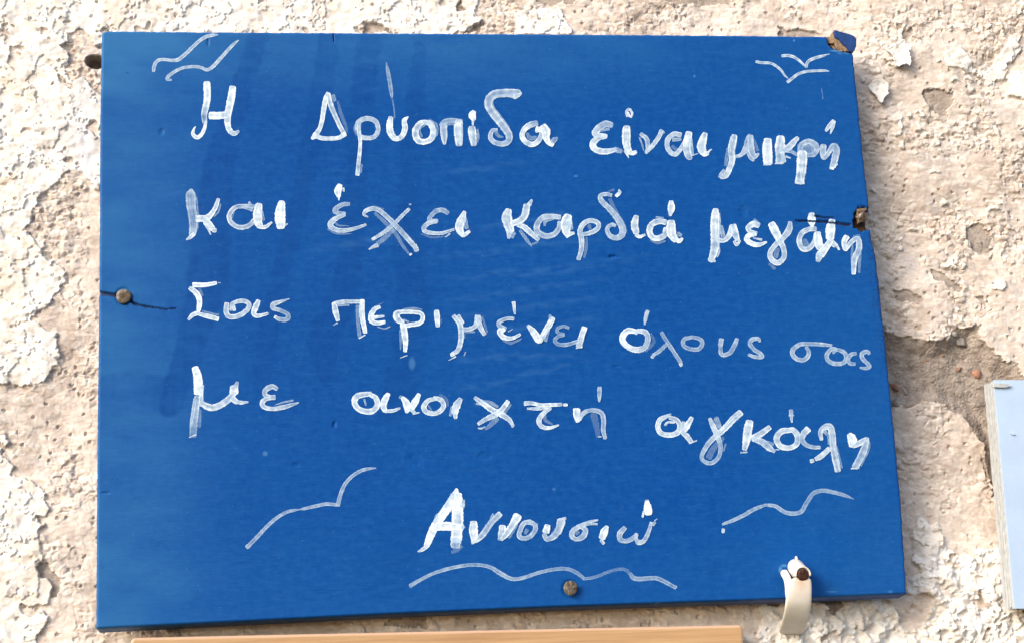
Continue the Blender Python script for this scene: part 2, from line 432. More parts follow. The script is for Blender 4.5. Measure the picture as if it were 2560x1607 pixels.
# the whole wall bellies away at the right edge of the board and back out at the far right
H = H-3.5*np.exp(-((U-2215)/90)**2)*sstep(250, 620, V)-7*np.exp(-((U-2370)/210)**2)*sstep(760, 1130, V)*sstep(1560, 1200, V)+4*sstep(2080, 2250, U)*sstep(560, 200, V)
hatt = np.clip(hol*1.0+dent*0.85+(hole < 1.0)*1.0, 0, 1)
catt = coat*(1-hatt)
slick = np.exp(-(((U-212)/34)**2+((V-320)/95)**2))+np.exp(-(((U-222)/25)**2+((V-430)/45)**2))+0.6*np.exp(-(((U-2350)/60)**2+((V-1400)/70)**2))+0.5*np.exp(-(((U-2450)/50)**2+((V-1550)/60)**2))
slick = np.clip(slick+0.35*perlin(X/6, Z/6, 30)*(slick > 0.1), 0, 1)*coat
WY = YW-H/1000
WY[0, :] = WY[-1, :] = 0.35; WY[:, 0] = WY[:, -1] = 0.35
me = mesh_np('plaster_wall', np.stack([WX, WY, WZ], -1).reshape(-1, 3), grid_quads(len(gx), len(gz)))
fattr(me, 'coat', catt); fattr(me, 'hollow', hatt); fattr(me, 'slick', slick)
wall = link('plaster_wall', me, M_WALL)
tag(wall, 'rough cream plaster wall with peeling whitewash behind the boards', 'wall')
def wall_y(x, z):
    return WY[np.searchsorted(gx, x).clip(0, len(gx)-1), np.searchsorted(gz, z).clip(0, len(gz)-1)]
del U, V, UW, VW, UF, VF, wu, wv, X, Z, qx, qz, f1, f2, rr, g1, g2, gr, rough, skin, H, base, hrough, WX, WZ

def flake(poly, lift, curl, seed, label):
    """a loose scale of whitewash, curled away from the wall and hanging by its middle"""
    p = np.array(poly); c = p.mean(0)
    P = pxs(poly, YW)
    x0, x1, z0, z1 = P[:, 0].min(), P[:, 0].max(), P[:, 2].min(), P[:, 2].max()
    st = 0.0004
    xs, zs = np.arange(x0-st, x1+st, st), np.arange(z0-st, z1+st, st)
    A, B = np.meshgrid(xs, zs, indexing='ij')
    a, b = A*1000, B*1000
    wa, wb = 0.5*perlin(a/1.6, b/1.6, seed), 0.5*perlin(a/1.6, b/1.6, seed+1)
    ins = inpoly(a+wa, b+wb, [(q[0]*1000, q[2]*1000) for q in P])
    dd, _ = dpoly(a, b, [(q[0]*1000, q[2]*1000) for q in P], True)
    up = np.exp(-dd/2.2)*curl+lift+0.5*perlin(a/4, b/4, seed+2)+0.25*perlin(a/1.8, b/1.8, seed+3)
    mid = px(c[0], c[1], YW)
    Y = wall_y(mid[0], mid[2])-up/1000+(0.25*(a-mid[0]*1000)*perlin(np.array(0.3), np.array(seed*.37+.2), 3))/1000
    v = np.stack([A, Y, B], -1).reshape(-1, 3)
    q = grid_quads(len(xs), len(zs))
    q = q[ins.reshape(-1)[q].all(1)]
    used = np.unique(q); mp = np.full(len(v), -1); mp[used] = np.arange(len(used))
    me = mesh_np('paint_flake', v[used], mp[q])
    o = link('paint_flake', me, M_FLAKE, wall)
    s = o.modifiers.new('thick', 'SOLIDIFY'); s.thickness = 0.0006; s.offset = -1
    o['label'] = label
    return o
flake(scaled(1860, 40, .18265, [(1825,490),(1900,500),(1990,470),(2060,430),(2130,400),(2150,450),(2200,480),(2240,465),(2220,530),(2180,560),(2220,660),(2215,770),(2160,735),(2100,740),(2060,770),(2000,740),(1975,650),(1950,590),(1880,540)]), 2.0, 1.6, 61, 'white flake curling off beside the broken corner')
flake(scaled(1860, 40, .18265, [(1650,1010),(1720,940),(1800,915),(1870,930),(1920,980),(1930,1120),(1870,1180),(1840,1250),(1800,1220),(1770,1160),(1700,1090)]), 2.4, 1.4, 67, 'grey white flake standing alone')

def grit(u, v, r, mat, seed):
    P = px(u, v, YW)
    y = wall_y(P[0], P[2])
    P = px(u, v, y)
    bm = bmesh.new()
    bmesh.ops.create_icosphere(bm, subdivisions=2, radius=1)
    rs = np.random.RandomState(seed); s = rs.uniform(0.75, 1.15, 3); sh = rs.uniform(-0.35, 0.35, 3)
    for q in bm.verts:
        n = 1+0.16*math.sin(q.co.x*4+seed)+0.13*math.sin(q.co.z*5+2*seed)+0.1*math.sin(q.co.y*6+seed)
        c = q.co*n
        q.co = Vector(((c.x*s[0]+c.z*sh[0])*r, c.y*s[1]*r*0.8, (c.z*s[2]+c.x*sh[1])*r))*MMPX/1000
    bmesh.ops.translate(bm, verts=bm.verts, vec=Vector(P))
    return from_bm('brick_grit' if mat is M_BRICK else 'stone_grit', bm, mat, wall, True)
for i, g in enumerate([(2440,934,15),(2357,888,6),(2459,883,6),(2398,921,7),(2316,902,5),(2244,931,7),(2235,966,11),(2262,900,4)]): grit(*g, M_BRICK, i)
for i, g in enumerate([(2242,1010,15),(2262,980,13),(2300,930,6),(2330,960,5),(2400,855,12),(2385,835,9),(2370,845,9),(2420,870,8)]): grit(*g, M_STONE, 20+i)

# ------------------------------------------------------------------ the blue board
sign = empty('sign_board', px(1260, 800, 0.006), 'blue painted wooden board with handwritten white Greek verse, nailed to the wall', 'sign')
TH = 0.011
def interp(pts, t, key): 
    p = np.array(pts, float)
    return np.interp(t, p[:, key], p[:, 1-key])
TOP = [(258,80),(270,77),(500,79.5),(900,82),(1300,84.5),(1900,89),(2068,91.5)]
BOT = [(240,1571),(520,1557),(976,1534),(1400,1516),(1900,1499),(2120,1490),(2268,1484)]
LEFT = [(258,80),(254,86),(252,200),(250,300),(249,560),(247,800),(243,1100),(241,1400),(240,1571)]
RIGHT = [(2068,91.5),(2073,112),(2080,121),(2096,127),(2108,131),(2134,135),(2138.5,186),(2150,292),(2152,300),(2149,304),(2151,310),(2160,400),(2169,470),(2172,500),(2173,560),(2180,600),(2190,639),(2208,797),(2235,1059),(2253,1250),(2268,1484)]
nu, nv = 900, 640
def dense(a, n, k):
    t = np.linspace(0, 1, n); e = 0.012
    return np.clip(np.concatenate([np.linspace(0, e, k)[:-1], np.linspace(e, 1-e, n), np.linspace(1-e, 1, k)[1:]]), 0, 1)
s_, t_ = dense(0, nu, 14), dense(0, nv, 14)
nu, nv = len(s_), len(t_)
topx = np.interp(s_, [0, 1], [258, 2068]); topy = interp(TOP, topx, 0)
botx = np.interp(s_, [0, 1], [240, 2268]); boty = interp(BOT, botx, 0)
ly = np.interp(t_, [0, 1], [80, 1571]); lx = interp(LEFT, ly, 1)
# keep the jagged corner rows close together
ry = np.interp(t_, [0, 1], [91.5, 1484]); rx = np.interp(ry, [p[1] for p in RIGHT], [p[0] for p in RIGHT])
jag = 0.8*perlin(ry/7, ry*0+.3, 71)+1.2*perlin(ry/23, ry*0+.7, 72)
rx = rx+jag; lx = lx+0.7*perlin(ly/9, ly*0+.3, 73)
topy = topy+0.8*perlin(topx/14, topx*0+.4, 74)
S, T = np.meshgrid(s_, t_, indexing='ij')
def coons(t0, t1, l0, l1, c00, c10, c01, c11):
    return (1-T)*t0[:, None]+T*t1[:, None]+(1-S)*l0[None, :]+S*l1[None, :]-((1-S)*(1-T)*c00+S*(1-T)*c10+(1-S)*T*c01+S*T*c11)
BU = coons(topx, botx, lx, rx, 258, 2068, 240, 2268)
BV = coons(topy, boty, ly, ry, 80, 91.5, 1571, 1484)
r3 = np.stack([(BU-CX)/F, (BV-CY)/F, np.ones_like(BU)], -1)
W3 = np.stack([r3@RX, r3@RY, r3@RZ], -1)
P0 = CAM+W3*((0-CAM[1])/W3[..., 1])[..., None]
bx, bz = P0[..., 0]*1000, P0[..., 2]*1000
edge = np.minimum(np.minimum(S, 1-S)*450, np.minimum(T, 1-T)*330)            # mm from the rim
hgt = -1.3*np.clip(1-edge/1.4, 0, 1)**2                                       # worn rounded rim
hgt += 0.05*perlin(bx/30, bz/9, 75)+0.02*perlin(bx/9, bz/1.2, 76)
CR1 = [(250,733),(270,736),(290,738),(309,742),(335,758),(355,765),(385,770),(420,773),(458,772)]
CR2 = [(1990,552),(2060,555),(2125,563)]
CR3 = [(2037,541),(2060,544),(2090,546)]
CR4 = [(833.5,86),(834,95),(834,103)]
crack = np.zeros_like(BU); w = np.zeros_like(BU)
for cr, w0, w1 in ((CR1, 4.5, 0.35), (CR2, 1.3, 3.0), (CR3, 1.8, 0.7), (CR4, 1.2, 0.7)):
    dd, tt = dpoly(BU, BV+1.5*perlin(bx/3, bz/3, 77), cr)
    wd = w0+(w1-w0)*tt/(len(cr)-1)
    crack = np.maximum(crack, sstep(1.6, 0.5, dd/wd))
hgt -= 1.7*crack
hd = np.hypot((BU-2158)/22+0.2*perlin(bx/1.5, bz/1.5, 78), (BV-548)/30+0.2*perlin(bx/1.5, bz/1.5, 79))
brk = np.maximum(sstep(1.15, 0.8, hd), inpoly(BU+2*perlin(bx/2, bz/2, 80), BV, [(2131,551),(2175,545),(2175,572),(2134,571)])*1.0)
hgt -= 5.0*brk
NAILS = [(309, 741), (1427, 1470)]
for (a, b) in NAILS:
    hgt -= 0.5*sstep(25, 19, np.hypot(BU-a, BV-b))
for (a, b, ra, rb, dep) in [(1858,528,10,13,0.35),(1533,643,14,3,0.7),(1533,640,10,2,0.5),(836,1060,5,8,0.6),(404,330,7,8,0.4),(740,1160,10,6,0.3),(1035,1150,22,16,0.25),(1210,1140,18,10,0.3),(1540,915,9,3,0.4),(520,105,3,12,0.5),(265,1231,12,3,0.5),(1800,1440,20,30,0.2)]:
    hgt -= dep*sstep(1.3, 0.5, np.hypot((BU-a)/ra, (BV-b)/rb)+0.25*perlin(bx/1.5, bz/1.5, 81))
P0[..., 1] = -hgt/1000
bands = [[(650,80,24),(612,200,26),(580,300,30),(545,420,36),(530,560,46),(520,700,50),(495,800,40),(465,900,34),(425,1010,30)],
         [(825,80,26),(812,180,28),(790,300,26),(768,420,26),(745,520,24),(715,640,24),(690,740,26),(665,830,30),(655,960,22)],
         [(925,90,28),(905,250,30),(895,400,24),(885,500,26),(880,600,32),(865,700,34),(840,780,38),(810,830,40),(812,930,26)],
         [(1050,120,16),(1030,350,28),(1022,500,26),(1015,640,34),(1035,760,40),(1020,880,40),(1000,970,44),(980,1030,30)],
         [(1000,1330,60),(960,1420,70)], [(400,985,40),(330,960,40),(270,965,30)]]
refl_mask = np.zeros_like(BU)  # mask of the reflection bands darkened into the blue
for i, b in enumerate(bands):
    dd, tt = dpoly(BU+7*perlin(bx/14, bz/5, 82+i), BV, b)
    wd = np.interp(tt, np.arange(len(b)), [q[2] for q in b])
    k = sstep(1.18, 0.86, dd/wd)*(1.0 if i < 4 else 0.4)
    refl_mask = np.maximum(refl_mask, k*(0.75+0.25*perlin(bx/3, bz/30, 90+i)))
refl_mask *= sstep(60, 330, BV)*0.55+0.45
refl_mask *= 0.75+0.5*perlin(bx/18, bz/6, 97)
scf = np.zeros_like(BU)
for (a, b, c2, d2, w) in [(1060,600,1480,520,8),(1040,650,1560,590,8),(1050,710,1650,640,9),(1060,760,1560,690,8),(1040,800,1600,740,8),(1080,850,1560,790,9),(1060,905,1500,880,8),(1080,440,1350,400,8),(1040,1000,1500,890,7),(760,630,1060,590,10)]:
    w *= 1.7; dd, tt = dpoly(BU, BV+9*perlin(bx/20, bz/20, 98), [(a, b), (c2, d2)])
    scf = np.maximum(scf, sstep(w, w*0.2, dd)*np.sin(np.clip(tt, 0, 1)*math.pi)*np.clip(0.5+0.9*perlin(bx/9, bz/3, 99), 0, 1)*0.17)
dd, _ = dpoly(BU, BV, [(920, 1180-1200+20), (920, 1181-1200+20)])
for (a, b, ra, rb, k) in [(1030,908,9,17,.45),(663,1133,7,7,.6),(1385,1222,5,4,.5),(2090,128,16,2.5,1.),(2082,118,12,2,.9),(2100,134,5,2,.9),(2118,134,9,2,.9),(2080,1478,16,2,.6),(2226,1478,7,4,.4),(1643,1506,6,1.5,.8),(1440,441,6,3,.6),(1736,191,3,3,.8),(1985,102,3,3,1),(838,80,5,1.6,1),(1951,1423,5,9,.95),(1960,1413,9,4,.8)]:
    scf = np.maximum(scf, k*sstep(1.2, 0.5, np.hypot((BU-a)/ra, (BV-b)/rb)))
f1, f2, rr = worley(bx/4.3, bz/4.3, 100)
scf = np.maximum(scf, np.where(rr > 0.93, 0.55*sstep(0.075, 0.03, f1), 0))
# sheen put into the colour, strongest along the left and the top
sheen = 0.52*sstep(640, 250, BU)+0.5*sstep(300, 80, BV)*sstep(2300, 900, BU)+0.12*sstep(1650, 2250, BU)+0.1*sstep(1250, 1560, BV)
sheen = np.clip(sheen*(0.8+0.35*fbm(bx/40, bz/16, 101, 3)), 0, 0.8)*(1-refl_mask*0.8)
wrn = np.clip(crack*0.7, 0, 1)
wrn = np.maximum(wrn, sstep(34, 6, np.interp(BV, ry, rx)-BU)*sstep(580, 620, BV)*sstep(960, 760, BV)*np.clip(0.15+1.6*perlin(bx/2.2, bz/1.6, 102), 0, 1)*0.8)
raw = np.maximum(brk, crack*0.35)
raw = np.maximum(raw, sstep(5.5, 3.5, np.hypot(BU-2073, (BV-106)*0.55))*1.0)
# grid order: first index along +X, second must run upward
P0, hgt = P0[:, ::-1], hgt[:, ::-1]
fl = lambda a: a[:, ::-1]
nF = nu*nv
idx = np.arange(nF).reshape(nu, nv)
loop = np.concatenate([idx[:, 0], idx[-1, 1:], idx[-2::-1, -1], idx[0, -2:0:-1]])
vF = P0.reshape(-1, 3)
rim = vF[loop].copy(); back = rim.copy()
back[:, 1] = TH
cen = vF.mean(0)
low = np.zeros(len(loop)); low[:nu] = 1
back[:, 2] -= low*0.0017                                  # the lower edge is sawn on a slant
back[:, 0] -= np.where(back[:, 0] > cen[0], 0.0012, -0.0008)
nb = len(loop); ib = nF+np.arange(nb)
sides = np.stack([loop, ib, np.roll(ib, -1), np.roll(loop, -1)], -1)
bme = mesh_np('panel', np.concatenate([vF, back]), np.concatenate([grid_quads(nu, nv), sides]))
bmb = bmesh.new(); bmb.from_mesh(bme); bmb.verts.ensure_lookup_table()
bmb.faces.new([bmb.verts[i] for i in ib[::-1]])
bmb.to_mesh(bme); bmb.free()
rl = lambda a: np.concatenate([fl(a).reshape(-1), fl(a).reshape(-1)[loop]])
fattr(bme, 'streak', rl(np.clip(refl_mask, 0, 1))); fattr(bme, 'scuff', rl(scf)); fattr(bme, 'painted_sheen', rl(sheen))  # 'streak' holds the painted reflection bands
fattr(bme, 'worn', np.concatenate([fl(wrn).reshape(-1), np.full(nb, 0.75)]))
fattr(bme, 'raw', np.concatenate([fl(raw).reshape(-1), np.zeros(nb)]))
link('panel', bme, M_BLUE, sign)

def prism(name, poly, y0, y1, mat, parent, bev=0.0, tilt=None):
    """traced outline at plane y0, extruded back to y1"""
    bm = bmesh.new()
    pts = pxs(poly, y0)
    f = bm.faces.new([bm.verts.new(p) for p in pts])
    e = bmesh.ops.extrude_face_region(bm, geom=[f])
    bmesh.ops.translate(bm, verts=[g for g in e['geom'] if isinstance(g, bmesh.types.BMVert)], vec=(0, y1-y0, 0))
    if bev: bmesh.ops.bevel(bm, geom=list(bm.edges), offset=bev, segments=2, affect='EDGES', profile=0.6)
    if tilt:
        c = sum((v.co for v in bm.verts), Vector())/len(bm.verts)
        bmesh.ops.rotate(bm, verts=bm.verts, cent=c, matrix=tilt)
    return from_bm(name, bm, mat, parent)
cp = prism('corner_piece', [(2087,75),(2102,80),(2125,86),(2136,91),(2142,98),(2141,115),(2137,127),(2132,131),(2124,128),(2116,118),(2106,110),(2098,100),(2090,92)], -0.0014, 0.006, M_CHIPBLUE, sign, 0.0004)
cp['label'] = 'broken blue corner bent outwards'
for i, (pl, y) in enumerate([([(2069,92),(2082,92),(2092,96),(2086,104),(2082,110),(2071,108)], 0.0015), ([(2081,96),(2090,97),(2097,108),(2105,120),(2112,128),(2100,130),(2092,122),(2088,110)], 0.0005),
                             ([(2092,98),(2104,108),(2116,119),(2126,130),(2112,129),(2102,118)], -0.0003), ([(2078,108),(2090,112),(2098,128),(2086,124),(2076,116)], 0.003),
                             ([(2082,80),(2090,76),(2091,92),(2083,95)], 0.002)]):
    prism('splinter', pl, y, 0.007, M_SPLINT, sign, 0.0002)
for pl, y in (([(2143,523),(2167,520),(2166,526),(2146,531)], -0.0012), ([(2143,530),(2147,532),(2153,556),(2149,556)], -0.0006)):
    prism('splinter', pl, y, 0.004, M_SPLINT, sign, 0.0002)

# ------------------------------------------------------------------ the handwriting
CRK = [(CR1, 3.0), (CR2, 2.6), (CR3, 2.2)]
def cat(pts, n):
    """Catmull-Rom through rows of pts"""
    p = np.array(pts, float)
    if len(p) == 2: return np.stack([np.interp(np.linspace(0, 1, n), [0, 1], p[:, k]) for k in range(p.shape[1])], 1)
    q = np.vstack([2*p[0]-p[1], p, 2*p[-1]-p[-2]])
    t = np.linspace(0, len(p)-1-1e-6, n); i = t.astype(int); f = (t-i)[:, None]
    a, b, c, d = q[i], q[i+1], q[i+2], q[i+3]
    r = 0.5*((2*b)+(c-a)*f+(2*a-5*b+4*c-d)*f**2+(3*b-a-3*c+d)*f**3)
    return r
SEED = [0]
def word(name, label, x0, y0, s, strokes, layer0=0):
    V, Q, OP, UVl = [], [], [], []
    base = 0
    for k, st in enumerate(strokes):
        pts, wid, op = st[0], st[1], st[2]
        if len(st) > 3: x_, y_, sc = st[3]
        else: x_, y_, sc = x0, y0, s
        SEED[0] += 1; sd = SEED[0]
        if not isinstance(wid, (list, tuple)): wid = [wid, wid]
        wk = np.interp(np.linspace(0, 1, len(pts)), np.linspace(0, 1, len(wid)), wid)
        P = np.array([(x_+sc*a, y_+sc*b, sc*w) for (a, b), w in zip(pts, wk)])
        L = np.hypot(*np.diff(P[:, :2], axis=0).T).sum()
        n = max(10, int(L/1.3))
        c = cat(P, n)
        c[:, 2] = np.maximum(c[:, 2], 1.2)
        seg = np.hypot(*np.diff(c[:, :2], axis=0).T); al = np.concatenate([[0], np.cumsum(seg)])
        # even spacing, then tangents
        tt = np.linspace(0, al[-1], n); c = np.stack([np.interp(tt, al, c[:, j]) for j in range(3)], 1)
        tg = np.gradient(c[:, :2], axis=0); tg /= np.linalg.norm(tg, axis=1)[:, None]+1e-9
        tg = np.stack([np.convolve(np.pad(tg[:, j], 2, 'edge'), np.ones(5)/5, 'valid') for j in (0, 1)], 1)
        tg /= np.linalg.norm(tg, axis=1)[:, None]+1e-9
        # blunt round ends: let the ribbon run on by a third of its width
        hw = c[:, 2]/2
        e0, e1 = hw[0]*0.45, hw[-1]*0.45
        m = 6
        A = np.array([np.r_[c[0, :2]-tg[0]*e0*(1-j/m), hw[0]*math.sqrt(max(0.02, 1-(1-j/m)**2*0.8))] for j in range(m)])
        B = np.array([np.r_[c[-1, :2]+tg[-1]*e1*((j+1)/m), hw[-1]*math.sqrt(max(0.02, 1-((j+1)/m)**2*0.8))] for j in range(m)])
        cc = np.vstack([A, np.c_[c[:, :2], hw], B])
        tg = np.vstack([np.repeat(tg[:1], m, 0), tg, np.repeat(tg[-1:], m, 0)])
        al = np.concatenate([[0], np.cumsum(np.hypot(*np.diff(cc[:, :2], axis=0).T))])
        nn = len(cc)
        nor = np.stack([-tg[:, 1], tg[:, 0]], 1)
        us = np.array([-1, -.9, -.75, -.5, -.25, 0, .25, .5, .75, .9, 1])
        jl = 1+0.10*perlin(al/5, al*0+sd*.37, 200)+0.05*perlin(al/2, al*0+sd*.71, 201)
        jr = 1+0.10*perlin(al/5, al*0+sd*.53+9, 202)+0.05*perlin(al/2, al*0+sd*.91, 203)
        off = np.where(us[None, :] < 0, us[None, :]*jl[:, None], us[None, :]*jr[:, None])*cc[:, 2:3]
        uu = cc[:, 0:1]+nor[:, 0:1]*off; vv = cc[:, 1:2]+nor[:, 1:2]*off
        h = (0.08+0.011*(k+layer0))+0.035*(1-np.abs(us)**3)
        r = np.stack([(uu-CX)/F, (vv-CY)/F, np.ones_like(uu)], -1)
        w3 = np.stack([r@RX, r@RY, r@RZ], -1)
        p3 = CAM+w3*((-h[None, :]/1000-CAM[1])/w3[..., 1])[..., None]
        # op may vary along the stroke
        ov = np.full(nn, op) if not isinstance(op, (list, tuple)) else np.interp(np.linspace(0, 1, nn), np.linspace(0, 1, len(op)), op)
        ov = ov*(1+0.22*perlin(al/11, al*0+sd*.13, 204))
        O = np.repeat(ov[:, None], len(us), 1)
        for cr, wd in CRK:
            dd, _ = dpoly(uu, vv, cr); O = np.where(dd < wd, O*0.1, O)
        V.append(p3.reshape(-1, 3)); OP.append(O.reshape(-1))
        uvx = np.repeat(((us+1)/2)[None, :], nn, 0); uvy = np.repeat((al/110+sd*3.7)[:, None], len(us), 1)
        UVl.append(np.stack([uvx, uvy], -1).reshape(-1, 2))
        g = grid_quads(nn, len(us))+base
        # face -Y whichever way the stroke runs
        e1_ = p3[1, 5]-p3[0, 5]; e2_ = p3[0, 6]-p3[0, 5]
        Q.append(g if np.cross(e1_, e2_)[1] < 0 else g[:, ::-1])
        base += nn*len(us)
    v, q = np.concatenate(V), np.concatenate(Q)
    me = mesh_np(name, v, q)
    fattr(me, 'op', np.concatenate(OP))
    uv = me.uv_layers.new(name='UVMap')
    uv.data.foreach_set('uv', np.concatenate(UVl)[q.ravel()].astype(np.float32).ravel())
    o = link(name, me, M_STROKE, sign)
    o['label'] = label
    return o
def ell(cx, cy, rx, ry, a0=-100, a1=280, n=14):
    return [(cx+rx*math.cos(math.radians(a)), cy+ry*math.sin(math.radians(a))) for a in np.linspace(a0, a1, n)]
S5, S4, SE = .20756, .26455, .21169
A1, A2, A3, A4, R1 = (360,70,S5), (760,70,S4), (1160,170,S5), (1660,170,S5), (1860,40,.18265)
B1, B2, B3, B4 = (440,440,S4), (790,440,S5), (1240,440,S5), (1740,440,S5)
C1, C2, C3, C4 = (800,700,S5), (1240,700,S5), (1700,740,S5), (440,880,S5)
D1, D2, D3, D4 = (840,900,S5), (1200,900,S5), (1600,960,.24907), (580,1120,S5)
E1, E2, E3 = (1000,1180,SE), (1340,1180,SE), (1760,1180,SE)

word('painted_bird', 'upper white gull line at the upper left corner', *A1, [([(115,525),(120,470),(150,410),(200,385),(260,385),(330,393),(400,390),(450,360),(520,300),(600,220),(680,150),(760,105),(830,90),(890,85)], [40,46,44,42,40,40,46,48,46,44,44,44,40,16], .62)])
word('painted_bird', 'lower white gull line above the letter H', *A1, [([(330,630),(275,622),(300,580),(370,530),(450,490),(540,472),(630,470),(700,485),(745,508),(790,498),(850,450),(930,360),(1020,260),(1090,190),(1140,152)], [26,34,42,40,38,38,38,38,40,46,48,46,42,36,10], .62)])
word('painted_word', 'capital Η', *A1, [
    ([(757,665),(760,740),(762,820),(755,900),(735,990),(725,1060),(735,1150)], [88,92,90,86,84,76,60], [.98,.98,.95,.85,.65,.5,.5]),
    ([(745,1130),(730,1210),(690,1290),(635,1322),(590,1280),(600,1225),(622,1190)], [36,44,50,52,46,28,10], .85),
    ([(1068,720),(1055,820),(1035,920),(1015,1020),(1005,1110),(1015,1200),(1050,1260)], [88,96,94,90,86,74,66], [.98,.98,.95,.9,.75,.85,.85]), ([(1040,1255),(1090,1275),(1140,1245)], [60,66,34], .6),
    ([(800,1060),(880,1060),(985,1050)], [96,96,88], [.95,.88,.6])])
word('painted_word', 'the word Δρυοπίδα with a long thin accent', *A2, [
    ([(230,620),(205,680),(185,780),(170,880),(145,960),(105,1020),(75,1050)], [44,54,50,46,44,56,26], .85),
    ([(232,630),(250,720),(280,800),(320,890),(355,960),(385,1010)], [44,54,50,46,46,40], [.85,.7,.68,.7,.7,.75]),
    ([(320,700),(345,800),(375,880),(400,950),(405,990)], [20,34,32,26,14], .22), ([(275,640),(290,690)], 34, .4),
    ([(105,1020),(170,1045),(250,1048),(330,1040),(385,1005)], [44,42,42,42,48], .85),
    ([(500,960),(510,900),(560,865),(620,860),(680,890),(700,950),(685,1010),(640,1040),(570,1040),(520,1020)], [46,48,50,50,48,46,46,46,44,36], .68),
    ([(500,900),(478,950),(500,1010)], 26, .35),
    ([(525,890),(518,960),(525,1020),(532,1080),(526,1180),(515,1280),(505,1390)], [40,42,40,36,38,42,40], [.6,.65,.9,.9,.65,.7,.85]), ([(548,1295),(532,1370)], [16,26], .4),
    ([(778,328),(790,400),(805,480),(822,590),(832,662)], [6,34,40,38,22], .42), ([(835,680),(850,760),(858,850)], [16,12,14], .32),
    ([(820,850),(810,920),(815,980),(845,1035),(885,1050),(930,1020),(955,950),(948,880),(985,842)], [52,66,70,62,50,54,56,50,14], .8),
    ([(1180,895),(1110,900),(1055,970),(1070,1055),(1130,1080),(1200,1050),(1222,980),(1195,910),(1130,890)], [40,56,68,66,58,60,62,60,40], .74), ([(1180,870),(1245,920),(1250,1000),(1200,1070)], [24,36,34,20], .35), ([(1150,910),(1090,960),(1110,1030)], 26, .4),
    ([(1290,925),(1330,885),(1400,875),(1490,885)], [36,44,46,40], .5), ([(1320,920),(1320,980),(1325,1040),(1328,1100)], [70,74,64,28], .66), ([(1310,918),(1380,905),(1450,905)], 36, .45),
    ([(1462,890),(1455,960),(1462,1040),(1465,1105)], [80,84,84,70], .72), ([(1490,900),(1495,1000),(1490,1090)], 18, .5),
    ([(1605,795),(1590,830),(1605,868)], [50,78,50], .9), ([(1598,880),(1594,920)], [26,16], .8), ([(1585,945),(1590,1000),(1605,1105)], [74,84,60], .7), ([(1640,960),(1645,1040),(1620,1110)], [16,26,16], .45),
    ([(660,310),(560,305),(450,308),(360,325),(300,385),(298,460),(340,540),(420,640),(500,740),(545,820),(530,890),(460,920),(370,900),(318,840),(340,760),(400,745)], [100,106,108,108,106,104,100,98,98,92,82,68,66,62,50,30], .6, A3),
    ([(630,350),(520,340),(420,345),(345,395),(360,480),(450,600),(540,720)], [60,30,24,22,20,22,20], .55, A3), ([(600,350),(660,330),(690,300)], [60,50,24], .75, A3), ([(380,760),(410,820),(470,840)], [50,40,20], .35, A3),
    ([(880,670),(800,690),(730,740),(700,820),(740,890),(820,925),(890,890),(930,820),(950,740)], [70,80,70,70,72,68,66,66,70], [.4,.6,.75,.75,.75,.8,.75,.7,.8], A3), ([(760,790),(800,850),(870,840)], [30,60,40], .35, A3),
    ([(950,710),(985,770),(990,840),(1020,900),(1070,930)], [100,120,90,66,60], .88, A3), ([(900,740),(870,770)], [90,40], .8, A3), ([(1060,900),(1090,870),(1125,845)], [60,70,30], .45, A3)])
word('painted_word', 'the word είναι', *A3, [
    ([(1780,690),(1700,680),(1620,730),(1580,790),(1620,815),(1715,825)], [74,90,92,86,70,54], [.5,.55,.6,.65,.8,.8]), ([(1710,835),(1620,850),(1560,900),(1560,960),(1620,1000),(1720,1010),(1830,985)], [40,66,86,84,80,76,50], .72), ([(1820,985),(1895,1010)], [70,56], .45), ([(1640,760),(1750,740)], [30,30], .5),
    ([(1990,500),(1955,530),(1965,590)], [40,30,22], .8), ([(2000,500),(2025,550),(2010,600)], [30,30,22], .8), ([(1975,540),(1995,590)], 26, .9),
    ([(1960,715),(1955,800),(1955,900),(1975,980),(2020,1030),(2072,1015)], [84,112,108,88,58,46], [.75,.8,.8,.8,.9,.95]), ([(1940,1000),(1985,1085)], [40,16], .75),
    ([(2130,800),(2200,860),(2215,960),(2195,1025)], [50,60,56,34], .62), ([(2115,840),(2150,940),(2165,1000)], [24,20,16], .45), ([(2190,1025),(2270,940),(2350,830),(2380,760)], [40,56,58,60], .65), ([(2370,745),(2400,790)], [20,50], .5),
    ([(200,810),(120,800),(50,860),(40,950),(80,1020),(140,1040),(200,980),(250,900),(280,820)], [60,66,66,64,64,62,60,60,60], .68, A4), ([(110,870),(200,860)], [50,40], .55, A4), ([(100,950),(170,1000)], 44, .25, A4),
    ([(300,785),(285,880),(275,980),(300,1070),(330,1095)], [84,104,104,90,40], [.9,.92,.85,.6,.7], A4), ([(320,860),(330,960),(345,1040)], [44,44,30], .55, A4), ([(330,1060),(410,1035)], [22,8], .7, A4),
    ([(495,795),(470,870),(450,960),(485,1030),(530,1035)], [66,104,114,90,50], .8, A4), ([(530,1020),(560,990),(578,985)], [30,18,8], .75, A4)])
